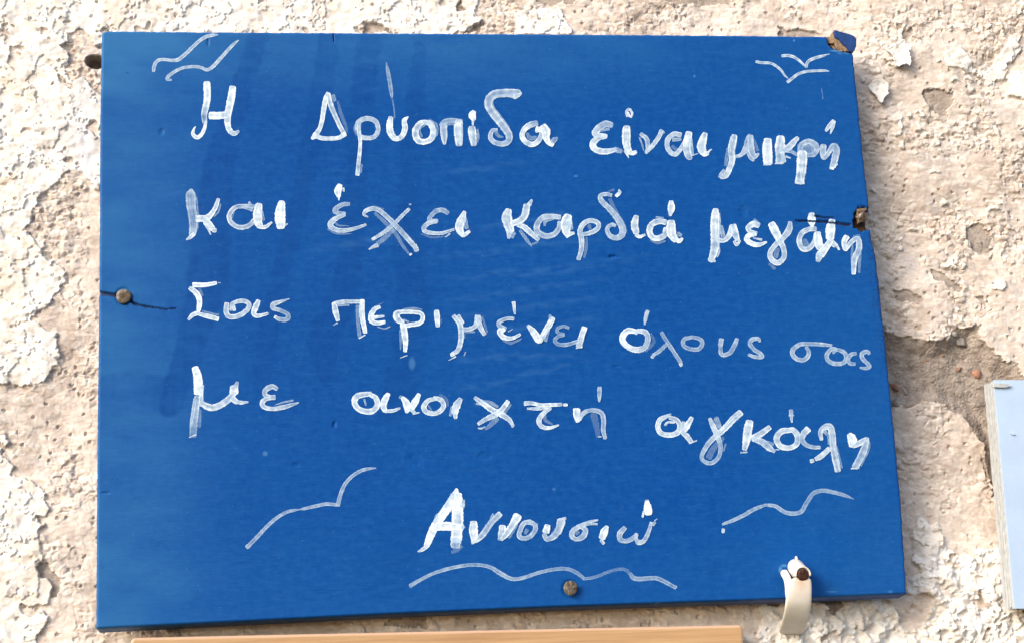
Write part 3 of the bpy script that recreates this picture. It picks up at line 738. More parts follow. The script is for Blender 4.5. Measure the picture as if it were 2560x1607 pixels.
word('painted_word', 'the word μικρή running up to the right edge', *A4, [
    ([(850,820),(830,900),(812,1000),(822,1100),(795,1200),(745,1300),(685,1322)], [70,98,92,82,76,70,44], .72), ([(780,980),(755,1090),(742,1180)], [60,46,34], .35), ([(725,1230),(690,1280),(665,1320)], [34,46,30], .6), ([(800,830),(800,1000)], [10,16], .6),
    ([(865,1070),(930,1050),(985,980),(1020,900),(1040,820)], [40,52,80,110,80], [.7,.68,.6,.5,.4]), ([(1040,830),(1040,920),(1055,1010),(1090,1070),(1140,1035)], [80,92,86,66,26], .6), ([(1000,1010),(1040,1080),(1080,1120)], [26,50,34], .55), ([(1080,860),(1130,1000)], [30,40], .25),
    ([(1250,870),(1243,960),(1248,1060),(1252,1150)], [100,128,126,116], .85), ([(1200,1170),(1300,1150)], [18,24], .75),
    ([(1405,840),(1398,950),(1400,1060),(1395,1140)], [100,134,120,110], [.9,.85,.65,.6]), ([(1340,1155),(1440,1140)], 20, .8), ([(1610,845),(1550,910),(1490,970),(1400,1005)], [50,80,84,54], .75), ([(1440,1000),(1530,1010),(1600,1050)], [40,46,36], .5), ([(1470,1070),(1525,1090)], [30,16], .7), ([(1430,1040),(1450,1130)], [40,50], .6),
    ([(1640,1000),(1660,925),(1740,890),(1820,925),(1840,990),(1800,1045),(1730,1055)], [66,70,72,74,70,66,50], .58), ([(1690,985),(1780,985)], 120, .4), ([(1620,930),(1625,1010)], [30,40], .35),
    ([(1665,1025),(1662,1120),(1655,1230),(1645,1300),(1632,1380)], [124,134,124,120,116], [.85,.85,.75,.7,.65]), ([(1640,1100),(1645,1250),(1660,1370)], [10,14,20], .8), ([(1580,1385),(1690,1395)], 18, .8),
    ([(2040,640),(1985,710),(1950,765)], [44,54,30], .78), ([(2050,645),(2030,720),(2005,795)], [40,44,14], .7),
    ([(1920,940),(1915,1020),(1930,1085),(1985,1020),(2040,945),(2078,985),(2062,1080),(2035,1190)], [80,86,62,62,80,86,92,80], [.6,.6,.65,.65,.5,.55,.62,.65]), ([(2080,920),(2095,1020),(2060,1160)], [14,16,14], .5), ([(2000,1205),(2040,1215)], 36, .75), ([(2070,1155),(2080,1170)], 34, .7)])
word('painted_bird', 'short white gull mark nearest the broken corner', *R1, [([(520,550),(600,545),(680,565),(750,610),(810,665),(855,710)], [40,44,42,36,30,18], .66), ([(855,705),(868,640),(930,595),(1040,560),(1170,525)], [36,44,44,42,12], .62)])
word('painted_bird', 'wide white gull mark above the word μικρή', *R1, [([(165,630),(250,645),(360,650),(440,690),(510,750),(560,820),(605,860)], [36,40,38,38,36,26,12], .66), ([(595,908),(660,860),(740,800),(850,765),(980,755),(1100,752),(1165,760)], [44,46,42,40,38,34,12], .64), ([(1060,990),(1070,1060),(1080,1140)], [8,12,10], .28)])

word('painted_word', 'the first word και', *B1, [
    ([(145,130),(140,180),(145,280),(158,380),(165,480),(155,550)], [30,100,96,92,86,70], [.55,.5,.5,.5,.55,.7]), ([(165,550),(135,580),(98,605)], [44,38,14], .8), ([(195,200),(210,380),(205,500)], [12,16,14], .4),
    ([(400,220),(385,270),(350,340),(290,400),(200,405)], [34,44,48,64,70], [.6,.75,.85,.88,.85]), ([(420,270),(400,340),(360,385)], [16,18,14], .45),
    ([(270,410),(310,465),(345,500)], [60,80,60], .75), ([(350,515),(375,515)], [46,44], .75), ([(285,470),(328,555)], [24,14], .7),
    ([(740,290),(650,288),(560,300),(505,370),(520,440),(600,488),(690,470),(750,410)], [36,44,46,48,48,46,48,50], [.65,.62,.6,.62,.68,.68,.65,.7]), ([(650,300),(720,320)], [30,40], .5), ([(690,250),(710,280)], 24, .6), ([(550,340),(530,400)], 14, .4),
    ([(785,275),(772,350),(775,430),(795,480)], [70,90,86,60], .86), ([(770,480),(840,485),(905,440)], [30,40,20], .8), ([(810,330),(830,420)], 24, .4),
    ([(1000,250),(985,340),(985,420),(990,485)], [66,104,104,84], .86), ([(1030,465),(1055,455)], [24,14], .65)])
word('painted_word', 'the word έχει', *B2, [
    ([(290,115),(265,180),(275,250)], [66,96,50], .95), ([(330,150),(335,190)], [30,22], .7), ([(275,240),(276,295)], [36,14], .9),
    ([(400,340),(330,345),(260,380),(225,420),(270,450),(350,455)], [46,56,62,62,54,40], .52), ([(345,470),(260,505),(185,560),(182,615),(260,655),(380,655),(500,625),(600,590)], [44,60,76,72,60,54,42,34], .64), ([(140,640),(220,690),(300,700),(425,698)], [14,16,16,10], .35), ([(210,540),(270,595),(400,605)], [30,24,10], .3),
    ([(625,495),(580,470),(600,425),(690,395),(780,430),(880,520),(980,620),(1090,740),(1170,830)], [16,36,52,58,60,62,64,66,64], .6), ([(1185,840),(1215,900)], [66,64], .6), ([(710,450),(850,580),(960,700),(1050,850),(1140,960)], [34,48,44,40,18], .3), ([(700,365),(820,400)], [14,14], .25), ([(1130,955),(1150,940)], 24, .8),
    ([(1120,400),(1040,480),(940,580),(820,680),(680,765)], [40,46,50,50,40], [.7,.62,.6,.62,.75]), ([(940,640),(840,740),(740,820)], [50,60,52], .32), ([(740,835),(700,850),(640,885)], [60,44,20], .6), ([(1120,345),(1145,345)], [16,20], .5),
    ([(1590,450),(1530,415),(1450,425),(1380,490),(1370,540),(1460,545)], [50,62,60,56,56,52], .52), ([(1450,552),(1360,570),(1302,620),(1315,668),(1400,690),(1520,690),(1660,645)], [44,58,62,58,48,44,34], .64), ([(1270,700),(1400,740),(1560,730)], [20,30,16], .18), ([(1560,740),(1610,700)], [12,26], .6),
    ([(1790,435),(1755,530),(1725,620),(1750,690)], [46,104,110,80], .78), ([(1720,680),(1775,715),(1850,670)], [44,56,40], .85), ([(1795,520),(1815,630)], [54,50], .45)])
word('painted_word', 'the word καρδιά', *B3, [
    ([(150,415),(130,500),(155,600),(172,670)], [86,132,124,100], .8), ([(165,670),(150,755)], [90,30], .75), ([(215,690),(190,740)], [56,50], .45),
    ([(432,290),(400,345)], [26,60], .7), ([(370,360),(350,470),(290,540),(190,580)], [90,92,84,80], [.62,.72,.78,.88]),
    ([(265,590),(340,620),(420,690),(510,770)], [56,74,70,50], .68), ([(290,660),(370,770),(430,850)], [34,44,16], .4), ([(420,830),(500,800)], [20,26], .35),
    ([(770,500),(680,490),(570,500),(500,580),(500,670),(590,725),(690,710),(755,640),(770,560)], [60,66,72,76,78,72,70,66,60], .64), ([(585,600),(600,545),(690,520)], [28,40,30], .5), ([(520,720),(640,765)], [14,16], .25),
    ([(870,485),(845,570),(845,660),(870,720)], [100,148,110,66], .86), ([(850,730),(900,700),(940,690)], [50,46,34], .85), ([(880,560),(910,640)], [80,50], .5),
    ([(1040,705),(1130,690),(1220,640),(1232,575),(1150,540),(1060,575),(1012,660),(1030,760),(1030,880),(995,1005)], [44,58,62,62,60,66,66,72,64,56], .64), ([(1120,600),(1140,650)], [50,30], .3), ([(1090,740),(1088,860),(1062,990)], [26,36,26], .28),
    ([(1390,235),(1310,222),(1255,250),(1280,315),(1370,400),(1460,510),(1520,620),(1520,705),(1450,748),(1370,720),(1338,640),(1390,590),(1440,600)], [44,50,60,70,74,82,90,84,72,62,54,50,36], .6), ([(1480,170),(1490,200),(1450,245)], [20,44,46], .85), ([(1350,190),(1420,170)], [20,34], .2), ([(1370,280),(1440,420),(1540,580),(1570,680)], [46,40,30,26], .22),
    ([(1690,490),(1668,590),(1688,685)], [66,98,80], .78), ([(1690,710),(1730,735),(1795,710)], [50,46,30], .85),
    ([(2040,560),(1960,550),(1880,585),(1848,660),(1880,735),(1950,755),(2030,715),(2050,640)], [70,78,80,80,76,76,76,80], .74), ([(1930,510),(2010,520)], [44,50], .45), ([(1860,780),(1950,810),(2040,785)], [20,34,22], .3),
    ([(2110,555),(2108,640),(2120,715),(2165,775)], [100,126,112,80], .85), ([(2170,770),(2210,785),(2245,755)], [50,60,30], .9), ([(2190,700),(2230,720)], [60,40], .5),
    ([(2110,310),(2112,390),(2098,480)], [56,96,34], .85)])
word('painted_word', 'the word μεγάλη crossed by a crack', *B4, [
    ([(235,410),(230,500),(228,650),(232,800),(215,920),(175,1025)], [78,112,116,112,104,66], [.95,.9,.75,.75,.65,.8]), ([(285,450),(290,600),(270,800),(285,900),(255,980)], [14,16,16,18,14], .6), ([(150,1000),(230,1030)], [30,30], .75),
    ([(275,775),(340,780),(400,720),(440,610)], [56,54,72,80], .76), ([(300,610),(330,740)], [52,60], .55), ([(450,600),(470,690),(500,770)], [80,94,60], .72), ([(460,790),(490,830),(530,780)], [36,44,26], .75),
    ([(750,600),(690,580),(632,625),(650,670),(730,690)], [70,80,72,58,40], .7), ([(700,530),(760,590)], [40,50], .35), ([(720,705),(640,720),(612,770),(680,820),(760,830),(850,800)], [44,66,70,66,56,26], .86), ([(690,750),(790,770)], [16,30], .7),
    ([(910,580),(950,660),(1010,780),(1055,880),(1060,980),(990,1048),(912,1010),(893,930),(960,830),(1060,735),(1120,650),(1135,560)], [92,112,84,68,66,72,70,66,66,76,84,50], [.88,.86,.85,.7,.6,.72,.78,.72,.72,.68,.65,.6]), ([(980,880),(960,980)], [60,60], .35), ([(880,1060),(950,1120)], [30,40], .25),
    ([(1440,640),(1360,645),(1272,695),(1243,790),(1280,875),(1355,878),(1425,800),(1450,700)], [60,66,68,68,68,66,66,66], .7), ([(1300,780),(1340,840)], 70, .3), ([(1392,460),(1395,540),(1402,615)], [74,108,30], .9),
    ([(1465,690),(1470,780),(1490,860),(1540,850)], [84,108,92,66], .9), ([(1640,540),(1620,640),(1615,750)], [80,122,110], .9), ([(1630,800),(1680,840)], [90,60], .7), ([(1690,830),(1725,890)], [36,26], .85), ([(1620,790),(1560,870),(1500,950)], [80,92,104], .88), ([(1490,950),(1470,1025)], [100,60], .6),
    ([(1815,735),(1785,800),(1800,885),(1860,810),(1930,755),(1962,795),(1958,900),(1912,1000),(1898,1180)], [76,70,54,62,62,76,80,78,52], [.72,.75,.8,.75,.72,.7,.62,.68,.8]), ([(1900,740),(1970,730)], [40,50], .28), ([(1885,830),(1880,1000),(1885,1170)], [24,34,30], .35), ([(1975,840),(1970,1000),(1965,1165)], [40,44,26], .35)])

word('painted_word', 'the word Σας at the left end of its line', *B1, [
    ([(380,1012),(280,1030),(165,1030)], [34,44,52], .92), ([(400,1010),(420,1010)], [10,10], .6), ([(130,1060),(195,1110),(222,1180),(215,1265)], [40,58,54,46], .85), ([(220,1060),(250,1130)], [26,24], .3), ([(118,1355),(160,1312),(220,1290)], [28,42,48], .78), ([(200,1300),(300,1325),(395,1350)], [34,48,46], [.85,.7,.92]), ([(250,1275),(380,1310),(410,1300)], [14,18,8], .35),
    ([(515,1270),(525,1215),(570,1190),(640,1182),(690,1212),(668,1270),(590,1320),(505,1328),(474,1280),(480,1205)], [20,34,40,44,46,50,50,52,54,48], .68), ([(540,1228),(552,1268)], [38,36], .75),
    ([(780,1180),(752,1240),(735,1295),(770,1322),(868,1300)], [44,62,52,42,28], .78), ([(770,1220),(775,1260)], 16, .5),
    ([(1072,1160),(985,1190),(922,1212),(918,1250),(990,1272),(1058,1312),(1050,1352),(985,1355),(935,1330)], [8,34,50,46,42,46,46,42,34], [.6,.7,.7,.6,.5,.45,.5,.6,.75])])
word('painted_word', 'the word περιμένει', *C1, [
    ([(165,290),(260,265),(400,262),(520,262)], [56,54,50,48], .66), ([(170,280),(188,380),(215,485)], [62,74,52], [.75,.8,.8]), ([(210,515),(160,545)], [20,8], .6), ([(510,245),(505,360),(515,480),(545,630)], [60,70,68,56], .84), ([(450,310),(455,480),(480,690)], [44,44,50], .36), ([(470,700),(545,660)], [18,14], .8), ([(220,300),(350,305)], [40,16], .45),
    ([(720,325),(660,350),(618,420),(620,485),(680,518),(780,505)], [42,60,72,70,56,44], .86), ([(640,452),(770,435)], [48,28], .78), ([(690,565),(780,585),(845,560)], [10,16,14], .5), ([(770,270),(640,340),(590,430)], [6,16,14], .3),
    ([(1000,520),(935,470),(922,405),(970,388),(1100,385),(1208,400),(1240,455),(1200,518),(1080,540),(1000,560)], [56,86,76,56,54,54,56,58,56,50], .8), ([(1000,540),(1020,660),(1030,760),(1025,855)], [80,86,66,50], .82), ([(968,600),(972,700),(970,830)], [24,34,16], .32), ([(970,935),(1050,905)], [8,14], .7), ([(1000,350),(1120,340),(1230,355)], [10,26,10], .4), ([(1000,480),(1070,500)], [26,16], .5),
    ([(1405,375),(1410,440),(1420,555)], [64,74,52], .82), ([(1455,470),(1460,520)], 14, .25),
    ([(1612,435),(1680,520),(1700,640),(1690,760),(1655,850),(1590,890)], [58,72,70,66,58,46], .72), ([(1580,900),(1610,890)], 50, .75), ([(1665,430),(1715,520)], [50,56], .65), ([(1720,590),(1800,588),(1878,545),(1895,435)], [48,54,62,66], .68), ([(1740,625),(1860,625)], [24,24], .4), ([(1905,440),(1920,540),(1980,655)], [72,74,50], .72), ([(1955,450),(2015,630)], [30,22], .28), ([(1550,965),(1635,920)], [8,20], .7), ([(1755,865),(1735,910)], 16, .45), ([(1745,650),(1740,700)], 14, .3),
    ([(212,270),(228,410)], [52,24], .68, C2), ([(212,465),(120,467),(35,510),(50,560),(110,590)], [46,48,56,62,66], .58, C2), ([(100,595),(45,620),(90,685),(190,700),(290,655)], [56,72,66,48,36], .82, C2), ([(80,722),(180,758),(310,705)], [24,36,20], .3, C2), ([(150,620),(200,590)], 10, .6, C2),
    ([(385,550),(450,620),(505,710),(525,740)], [42,84,92,66], [.5,.9,.9,.85], C2), ([(525,740),(580,640),(640,540),(685,460)], [60,70,78,66], .84, C2), ([(650,420),(655,470)], [30,44], .4, C2), ([(595,730),(640,600)], [44,24], .42, C2),
    ([(875,578),(820,556),(745,580),(742,630),(820,652)], [34,40,42,40,36], .42, C2), ([(820,662),(742,682),(708,730),(762,775),(880,770),(990,732)], [38,46,50,50,50,44], [.4,.42,.45,.5,.55,.65], C2),
    ([(1065,575),(1030,680),(1000,800)], [72,76,82], [.85,.82,.6], C2), ([(965,820),(1040,800)], 14, .7, C2)])
word('painted_word', 'the word όλους', *C2, [
    ([(1825,375),(1802,460),(1790,535)], [50,48,20], .64), ([(1685,620),(1590,610),(1525,680),(1540,755),(1620,818),(1715,838),(1798,800),(1830,705),(1795,625),(1700,612)], [60,78,82,76,72,76,74,72,70,56], [.8,.85,.85,.85,.85,.8,.6,.62,.7,.75]), ([(1680,640),(1720,610)], [46,40], .7), ([(1870,640),(1900,750),(1800,850)], [20,44,40], .18),
    ([(1992,632),(2060,740),(2140,860),(2225,990)], [50,52,52,50], .46), ([(2220,1005),(2235,1025)], [44,44], .7), ([(2060,765),(1970,852),(1920,885)], [46,52,44], .48), ([(1908,890),(1878,930)], [44,40], .62),
    ([(130,500),(62,512),(36,560),(60,610),(150,640),(230,632),(270,565),(232,512),(125,490)], [44,52,52,52,50,54,54,52,40], .48, C3),
    ([(500,520),(488,595)], [64,60], .55, C3), ([(488,610),(492,680),(520,710),(600,680),(652,600),(688,515)], [50,52,50,58,58,46], [.4,.5,.58,.52,.52,.55], C3),
    ([(962,545),(942,512),(872,522),(842,570),(890,640),(970,692),(988,730),(910,732),(825,702)], [36,48,58,56,52,54,50,46,38], .54, C3)])
word('painted_word', 'the word σας at the right end of its line', *C3, [
    ([(1825,595),(1700,580),(1560,575),(1450,580),(1372,630),(1352,690),(1400,750),(1480,768),(1540,728),(1548,660),(1520,612)], [38,48,52,54,60,60,58,56,56,52,40], .54),
    ([(1845,685),(1880,640),(1822,640),(1770,700),(1782,768),(1850,808),(1950,808),(2000,760),(1990,690),(1932,652),(1870,640)], [30,44,52,56,56,56,56,56,54,50,40], .54),
    ([(2120,688),(2062,702),(2022,760),(2050,808),(2108,815)], [44,54,56,50,42], .5),
    ([(2282,690),(2250,668),(2192,690),(2200,750),(2258,808),(2280,848),(2240,868),(2170,860)], [40,50,56,54,52,54,46,26], .54)])

word('painted_word', 'the word με', *C4, [
    ([(230,190),(260,290),(268,400),(265,490)], [90,110,116,110], .92), ([(255,540),(245,620),(230,740),(215,850),(205,1010)], [70,86,92,100,92], [.6,.58,.55,.45,.2]), ([(228,560),(205,720),(180,885)], [38,44,36], .5), ([(160,1025),(240,990)], [8,18], .75), ([(318,400),(305,500),(308,640)], [42,50,50], .7), ([(290,700),(285,900)], [40,30], .3),
    ([(305,610),(370,650),(450,665),(550,625),(640,560),(690,500)], [62,88,86,86,84,80], .7), ([(700,420),(698,485)], [104,116], .86), ([(740,360),(720,410)], [36,70], .55), ([(680,560),(735,600)], [80,64], .75), ([(740,600),(800,605),(868,598)], [50,46,18], .72),
    ([(1215,440),(1160,412),(1082,450),(1070,510),(1130,540),(1185,540)], [52,66,68,60,58,70], .6), ([(1165,552),(1082,562),(1038,610),(1070,662),(1180,680),(1330,650),(1478,605)], [44,58,66,60,54,58,18], .64), ([(1190,635),(1300,600),(1410,580)], [10,24,28], .45)])
word('painted_word', 'the word ανοιχτή', *D1, [
    ([(420,400),(335,412),(255,432),(222,500),(262,575),(350,615),(440,608),(498,540),(480,455),(410,412)], [54,70,80,76,72,74,76,72,70,54], .76), ([(340,470),(360,540)], [24,20], .5),
    ([(630,405),(592,470),(570,545),(590,605)], [56,86,84,64], .85), ([(590,612),(690,605),(772,575)], [40,46,22], .76),
    ([(770,440),(800,450)], [44,44], .4), ([(800,450),(845,510),(860,580),(850,625)], [50,92,86,44], .88), ([(998,410),(960,490),(905,575),(885,595)], [52,84,86,50], .88), ([(900,585),(940,625)], [40,50], .6), ([(930,640),(1002,630)], [34,16], .75),
    ([(1190,462),(1105,490),(1058,560),(1090,620),(1175,640),(1255,610),(1298,540),(1260,475),(1180,452)], [50,62,68,66,60,62,64,64,46], .74), ([(1110,540),(1150,600)], [24,24], .3), ([(1255,425),(1330,470),(1350,545)], [50,36,24], .18),
    ([(1498,465),(1455,540),(1425,635)], [62,100,86], .8), ([(1435,650),(1440,695)], [60,44], .75), ([(1395,560),(1375,665)], [26,34], .5),
    ([(1672,450),(1760,510),(1870,590),(2000,655),(2085,715),(2135,790)], [48,64,72,78,60,36], [.5,.8,.78,.72,.68,.65]), ([(1760,490),(1860,510),(1950,560)], [30,44,34], .42), ([(1690,520),(1760,535)], [24,20], .6), ([(2125,785),(2135,790)], 48, .5),
    ([(2070,495),(2000,590),(1920,655),(1810,705),(1715,765)], [58,66,74,60,46], [.85,.8,.75,.68,.75]), ([(1940,700),(1870,770),(1800,830)], [66,64,30], .32), ([(2105,530),(2035,625)], [30,40], .35), ([(1710,815),(1750,820),(1795,800)], [12,22,16], .7),
    ([(540,520),(620,515),(740,540),(880,535),(985,530)], [58,50,50,48,44], [.68,.7,.8,.8,.5], D2), ([(1010,535),(1050,535)], [40,34], .85, D2), ([(570,580),(700,582),(840,562)], [26,44,30], .7, D2),
    ([(850,575),(772,632),(712,710),(732,785),(820,815),(948,780)], [44,58,66,60,50,22], .76, D2), ([(785,650),(785,715),(870,770)], [30,46,20], .3, D2),
    ([(1440,330),(1439,420),(1436,500)], [56,52,22], .66, D2), ([(1165,595),(1165,665),(1180,735)], [98,84,56], .86, D2), ([(1195,715),(1240,640),(1310,605),(1400,605),(1470,645),(1490,740),(1485,840),(1508,940)], [46,60,50,58,62,62,60,48], [.75,.7,.55,.6,.52,.5,.52,.6], D2), ([(1370,650),(1400,780),(1425,920)], [90,76,56], .16, D2), ([(1425,922),(1460,918)], 16, .7, D2)])
word('painted_word', 'the word αγκάλη', *D3, [
    ([(310,300),(245,330),(198,360),(180,430),(212,490),(300,508),(380,480),(400,410),(360,355),(300,335)], [22,48,56,56,54,56,60,56,52,44], [.35,.7,.75,.75,.75,.72,.7,.65,.65,.65]), ([(252,410),(280,380),(345,382)], [24,22,20], .75),
    ([(520,335),(470,420),(448,455)], [44,68,60], .78), ([(435,380),(425,470),(475,525),(515,580)], [40,52,60,50], .66), ([(495,590),(570,565)], [18,12], .75),
    ([(700,345),(740,430),(780,525),(808,620),(790,725),(720,788),(642,770),(622,710),(680,602),(760,520),(860,432),(940,345),(1010,285)], [40,60,56,48,46,44,44,46,52,60,66,74,70], [.65,.65,.65,.55,.52,.55,.58,.6,.62,.72,.65,.68,.75]), ([(765,340),(800,430)], [56,50], .45), ([(835,540),(740,640),(690,735)], [40,60,66], .22), ([(860,600),(840,670)], [20,16], .4), ([(960,330),(870,430),(800,500)], [12,14,14], .4),
    ([(1100,375),(1085,450),(1070,550),(1050,650)], [82,96,86,54], .8), ([(1010,685),(1075,680)], 16, .7), ([(1300,432),(1220,492),(1130,545)], [56,66,72], .76), ([(1140,550),(1230,580),(1290,630),(1350,675)], [54,72,72,32], .62), ([(1220,565),(1340,600)], [30,34], .4),
    ([(1515,262),(1520,310)], [46,42], .62), ([(1518,320),(1525,380)], [34,18], .62), ([(1490,315),(1545,312)], [8,12], .6),
    ([(1520,460),(1425,472),(1372,540),(1408,618),(1498,638),(1570,600),(1582,520),(1540,462),(1495,455)], [50,64,66,62,56,60,64,60,44], .74), ([(1560,450),(1600,500)], 30, .3), ([(1360,655),(1400,655)], 10, .7),
    ([(1685,450),(1640,500),(1625,555),(1670,608),(1740,630),(1805,632)], [74,66,60,46,42,36], [.85,.7,.55,.55,.6,.65]),
    ([(1822,555),(1812,485),(1850,432),(1910,432),(1930,520),(1940,630),(1962,740),(1985,865)], [36,50,62,72,74,70,76,66], .68), ([(1850,470),(1890,520),(1895,600)], [40,26,18], .45), ([(1970,620),(2020,840)], [26,38], .3), ([(1900,645),(1825,715),(1765,750)], [52,60,46], .72), ([(1740,765),(1715,770)], [40,44], .62),
    ([(2100,505),(2130,550),(2130,615)], [60,102,74], .85), ([(2140,620),(2210,585),(2275,545)], [48,60,44], .72), ([(2280,540),(2250,650),(2200,760),(2160,830)], [46,78,76,76], .62), ([(2300,560),(2300,650),(2220,820)], [14,16,14], .4), ([(2120,845),(2200,840)], 16, .65)])
word('painted_bird', 'long white gull line on the lower left', *D4, [([(180,1190),(280,1090),(400,960),(520,850),(640,775),(740,745),(810,736),(870,725),(980,700),(1120,670),(1200,672),(1265,680)], [54,50,48,46,42,36,18,36,42,46,44,40], .52), ([(1275,685),(1300,580),(1350,450),(1430,350),(1540,275),(1640,245),(1735,238)], [56,52,48,46,42,40,8], .52)])
word('painted_word', 'the signature Αννουσιώ on the last line', *E1, [
    ([(670,195),(650,270),(560,420),(460,560),(380,700),(320,850),(305,890)], [36,96,112,110,104,78,44], .96), ([(300,885),(260,915),(212,935)], [50,44,16], .75), ([(690,260),(680,400),(680,550),(672,700),(662,800)], [90,140,146,142,140], .94), ([(662,800),(655,870)], [136,120], .6), ([(750,330),(735,400)], [40,60], .65), ([(440,640),(560,635),(740,650)], [96,110,64], .92), ([(740,640),(765,650)], [60,20], .6), ([(610,950),(660,920),(730,870)], [30,60,40], .2), ([(615,250),(530,410)], [40,30], .3), ([(440,500),(400,590)], [40,30], .4),
    ([(870,590),(868,690),(878,800)], [86,116,76], .82), ([(850,830),(940,790)], [40,36], .75), ([(900,810),(980,730),(1080,590),(1180,490)], [50,80,76,74], [.75,.62,.6,.7]), ([(1100,490),(1050,590)], [30,20], .4),
    ([(1210,640),(1205,720)], [90,90], .72), ([(1190,720),(1180,790)], [70,56], .58), ([(1390,515),(1330,620),(1255,725),(1200,790)], [112,90,78,46], [.8,.85,.8,.75]), ([(1380,620),(1290,770)], [36,30], .35),
    ([(1560,595),(1470,595),(1420,680),(1412,755),(1480,778),(1565,730),(1600,640),(1540,585),(1480,592)], [54,62,62,60,58,60,58,58,48], .58), ([(1500,680),(1480,720)], [50,40], .35), ([(1620,600),(1610,690),(1540,770)], [30,34,20], .22),
    ([(1742,630),(1725,700)], [76,92], .84), ([(1700,730),(1735,785),(1800,765),(1870,690),(1908,570)], [56,62,78,90,108], .58), ([(1860,560),(1955,540)], [26,36], .75), ([(1800,730),(1860,640),(1880,570)], [34,30,30], .4),
    ([(2330,610),(2220,605),(2120,640),(2042,690),(2032,750),(2080,788),(2160,758),(2190,680),(2130,635)], [26,44,56,66,66,54,76,66,48], .6), ([(2090,625),(2220,582),(2335,562)], [16,26,24], .6), ([(2080,700),(2100,720)], 60, .3),
    ([(838,640),(808,700),(778,775)], [52,98,84], .86, E2), ([(770,800),(800,840)], [44,40], .75, E2),
    ([(1050,655),(992,720),(1000,795),(1080,808),(1168,760),(1190,725)], [60,72,64,56,60,44], .58, E2), ([(1175,770),(1212,828),(1280,800),(1330,700),(1362,592)], [44,60,56,52,40], .64, E2), ([(1380,610),(1410,590)], [50,30], .6, E2), ([(1400,570),(1432,548)], [16,8], .6, E2), ([(1310,350),(1322,430),(1330,485)], [60,106,92], 1.0, E2), ([(1272,455),(1260,525)], [22,28], .75, E2), ([(1290,330),(1330,330)], [16,14], .7, E2)])
word('painted_wave', 'long white wave line under the signature', *E1, [([(120,1340),(220,1280),(400,1190),(600,1130),(800,1095),(960,1095),(1080,1125),(1200,1200),(1320,1255),(1450,1245),(1650,1180),(1850,1140),(1980,1140),(2080,1180),(2170,1250)], [50,46,44,44,44,46,50,56,48,46,44,44,46,50,40], [.5,.5,.5,.5,.5,.48,.45,.5,.52,.5,.46,.44,.42,.34,.4]),
    ([(560,1258),(700,1235),(840,1180),(960,1145),(1060,1150),(1110,1200)], [36,40,38,38,44,40], [.4,.36,.26,.26,.24,.25], E2), ([(1110,1190),(1150,1245),(1220,1258),(1320,1250),(1430,1250),(1520,1290),(1650,1360)], [40,60,58,54,52,52,46], [.25,.45,.5,.48,.46,.46,.5], E2)])
word('painted_bird', 'curling white gull line with a dot on the lower right', *E3, [([(218,612),(330,570),(460,510),(600,430),(735,380)], [30,46,50,48,36], .52), ([(755,385),(850,400),(940,460),(1050,485),(1150,460),(1212,360),(1290,250),(1400,215),(1530,235),(1660,270),(1770,315)], [40,46,50,52,56,54,54,52,48,44,8], [.6,.55,.5,.5,.48,.42,.45,.48,.48,.48,.5]), ([(229,670),(225,708)], [42,38], .7)])

# ------------------------------------------------------------------ nails
def nail(u, v, r, mat, label, y_head=-0.0012, tilt=(0, 0), depth=0.045, group='nails holding the blue board'):
    P = px(u, v, y_head)
    R = r*MMPX/1000
    o = empty('nail', P, label, 'nail', group)
    rot = Matrix.Rotation(tilt[0], 4, 'X') @ Matrix.Rotation(tilt[1], 4, 'Z')
    bm = bmesh.new()                                     # slightly domed, dented head
    prof = [(0.0, -0.00025), (0.45, -0.0004), (0.8, -0.0003), (0.96, 0.0), (1.0, 0.0004), (0.97, 0.0010), (0.6, 0.0013)]
    n = 40; rs = np.random.RandomState(int(u)); rings = []
    for j, (rr_, y) in enumerate(prof):
        if j == 0: rings.append([bm.verts.new((0, y, 0))]); continue
        ring = []
        for i in range(n):
            a = 2*math.pi*i/n
            k = 1+0.03*math.sin(3*a+u)+0.02*math.sin(7*a+v)+0.012*rs.randn()*(rr_ > .5)
            ring.append(bm.verts.new((R*rr_*k*math.cos(a), y+0.00014*rs.randn()*(rr_ < .9), R*rr_*k*math.sin(a))))
        rings.append(ring)
    for i in range(n): bm.faces.new((rings[0][0], rings[1][i], rings[1][(i+1) % n]))
    for a, b in zip(rings[1:], rings[2:]):
        for i in range(n): bm.faces.new((a[i], b[i], b[(i+1) % n], a[(i+1) % n]))
    bm.faces.new(rings[-1])
    bmesh.ops.transform(bm, matrix=Matrix.Translation(Vector(P)) @ rot, verts=bm.verts)
    from_bm('head', bm, mat, o, True)
    bm = bmesh.new()
    bmesh.ops.create_cone(bm, cap_ends=True, segments=18, radius1=R*0.42, radius2=R*0.4, depth=depth)
    bmesh.ops.transform(bm, matrix=Matrix.Translation(Vector(P)) @ rot @ Matrix.Translation((0, depth/2+0.0011, 0)) @ Matrix.Rotation(math.pi/2, 4, 'X'), verts=bm.verts)
    from_bm('shank', bm, mat, o, True)
    return o
nail(309, 741, 19, M_NAIL, 'grey nail in a crack at the left edge of the blue board')
nail(1427, 1469, 18.5, M_NAIL, 'brown grey nail under the wave line at the bottom of the blue board', -0.003, (0.1, 0.05))
nail(2159, 544, 15.5, m_nail('rusty_steel', (0.09, 0.05, 0.03), (0.20, 0.13, 0.085), (0.36, 0.33, 0.31)), 'bent rusty nail in a broken notch at the right edge', -0.0022, (0.28, 0.38), 0.012)

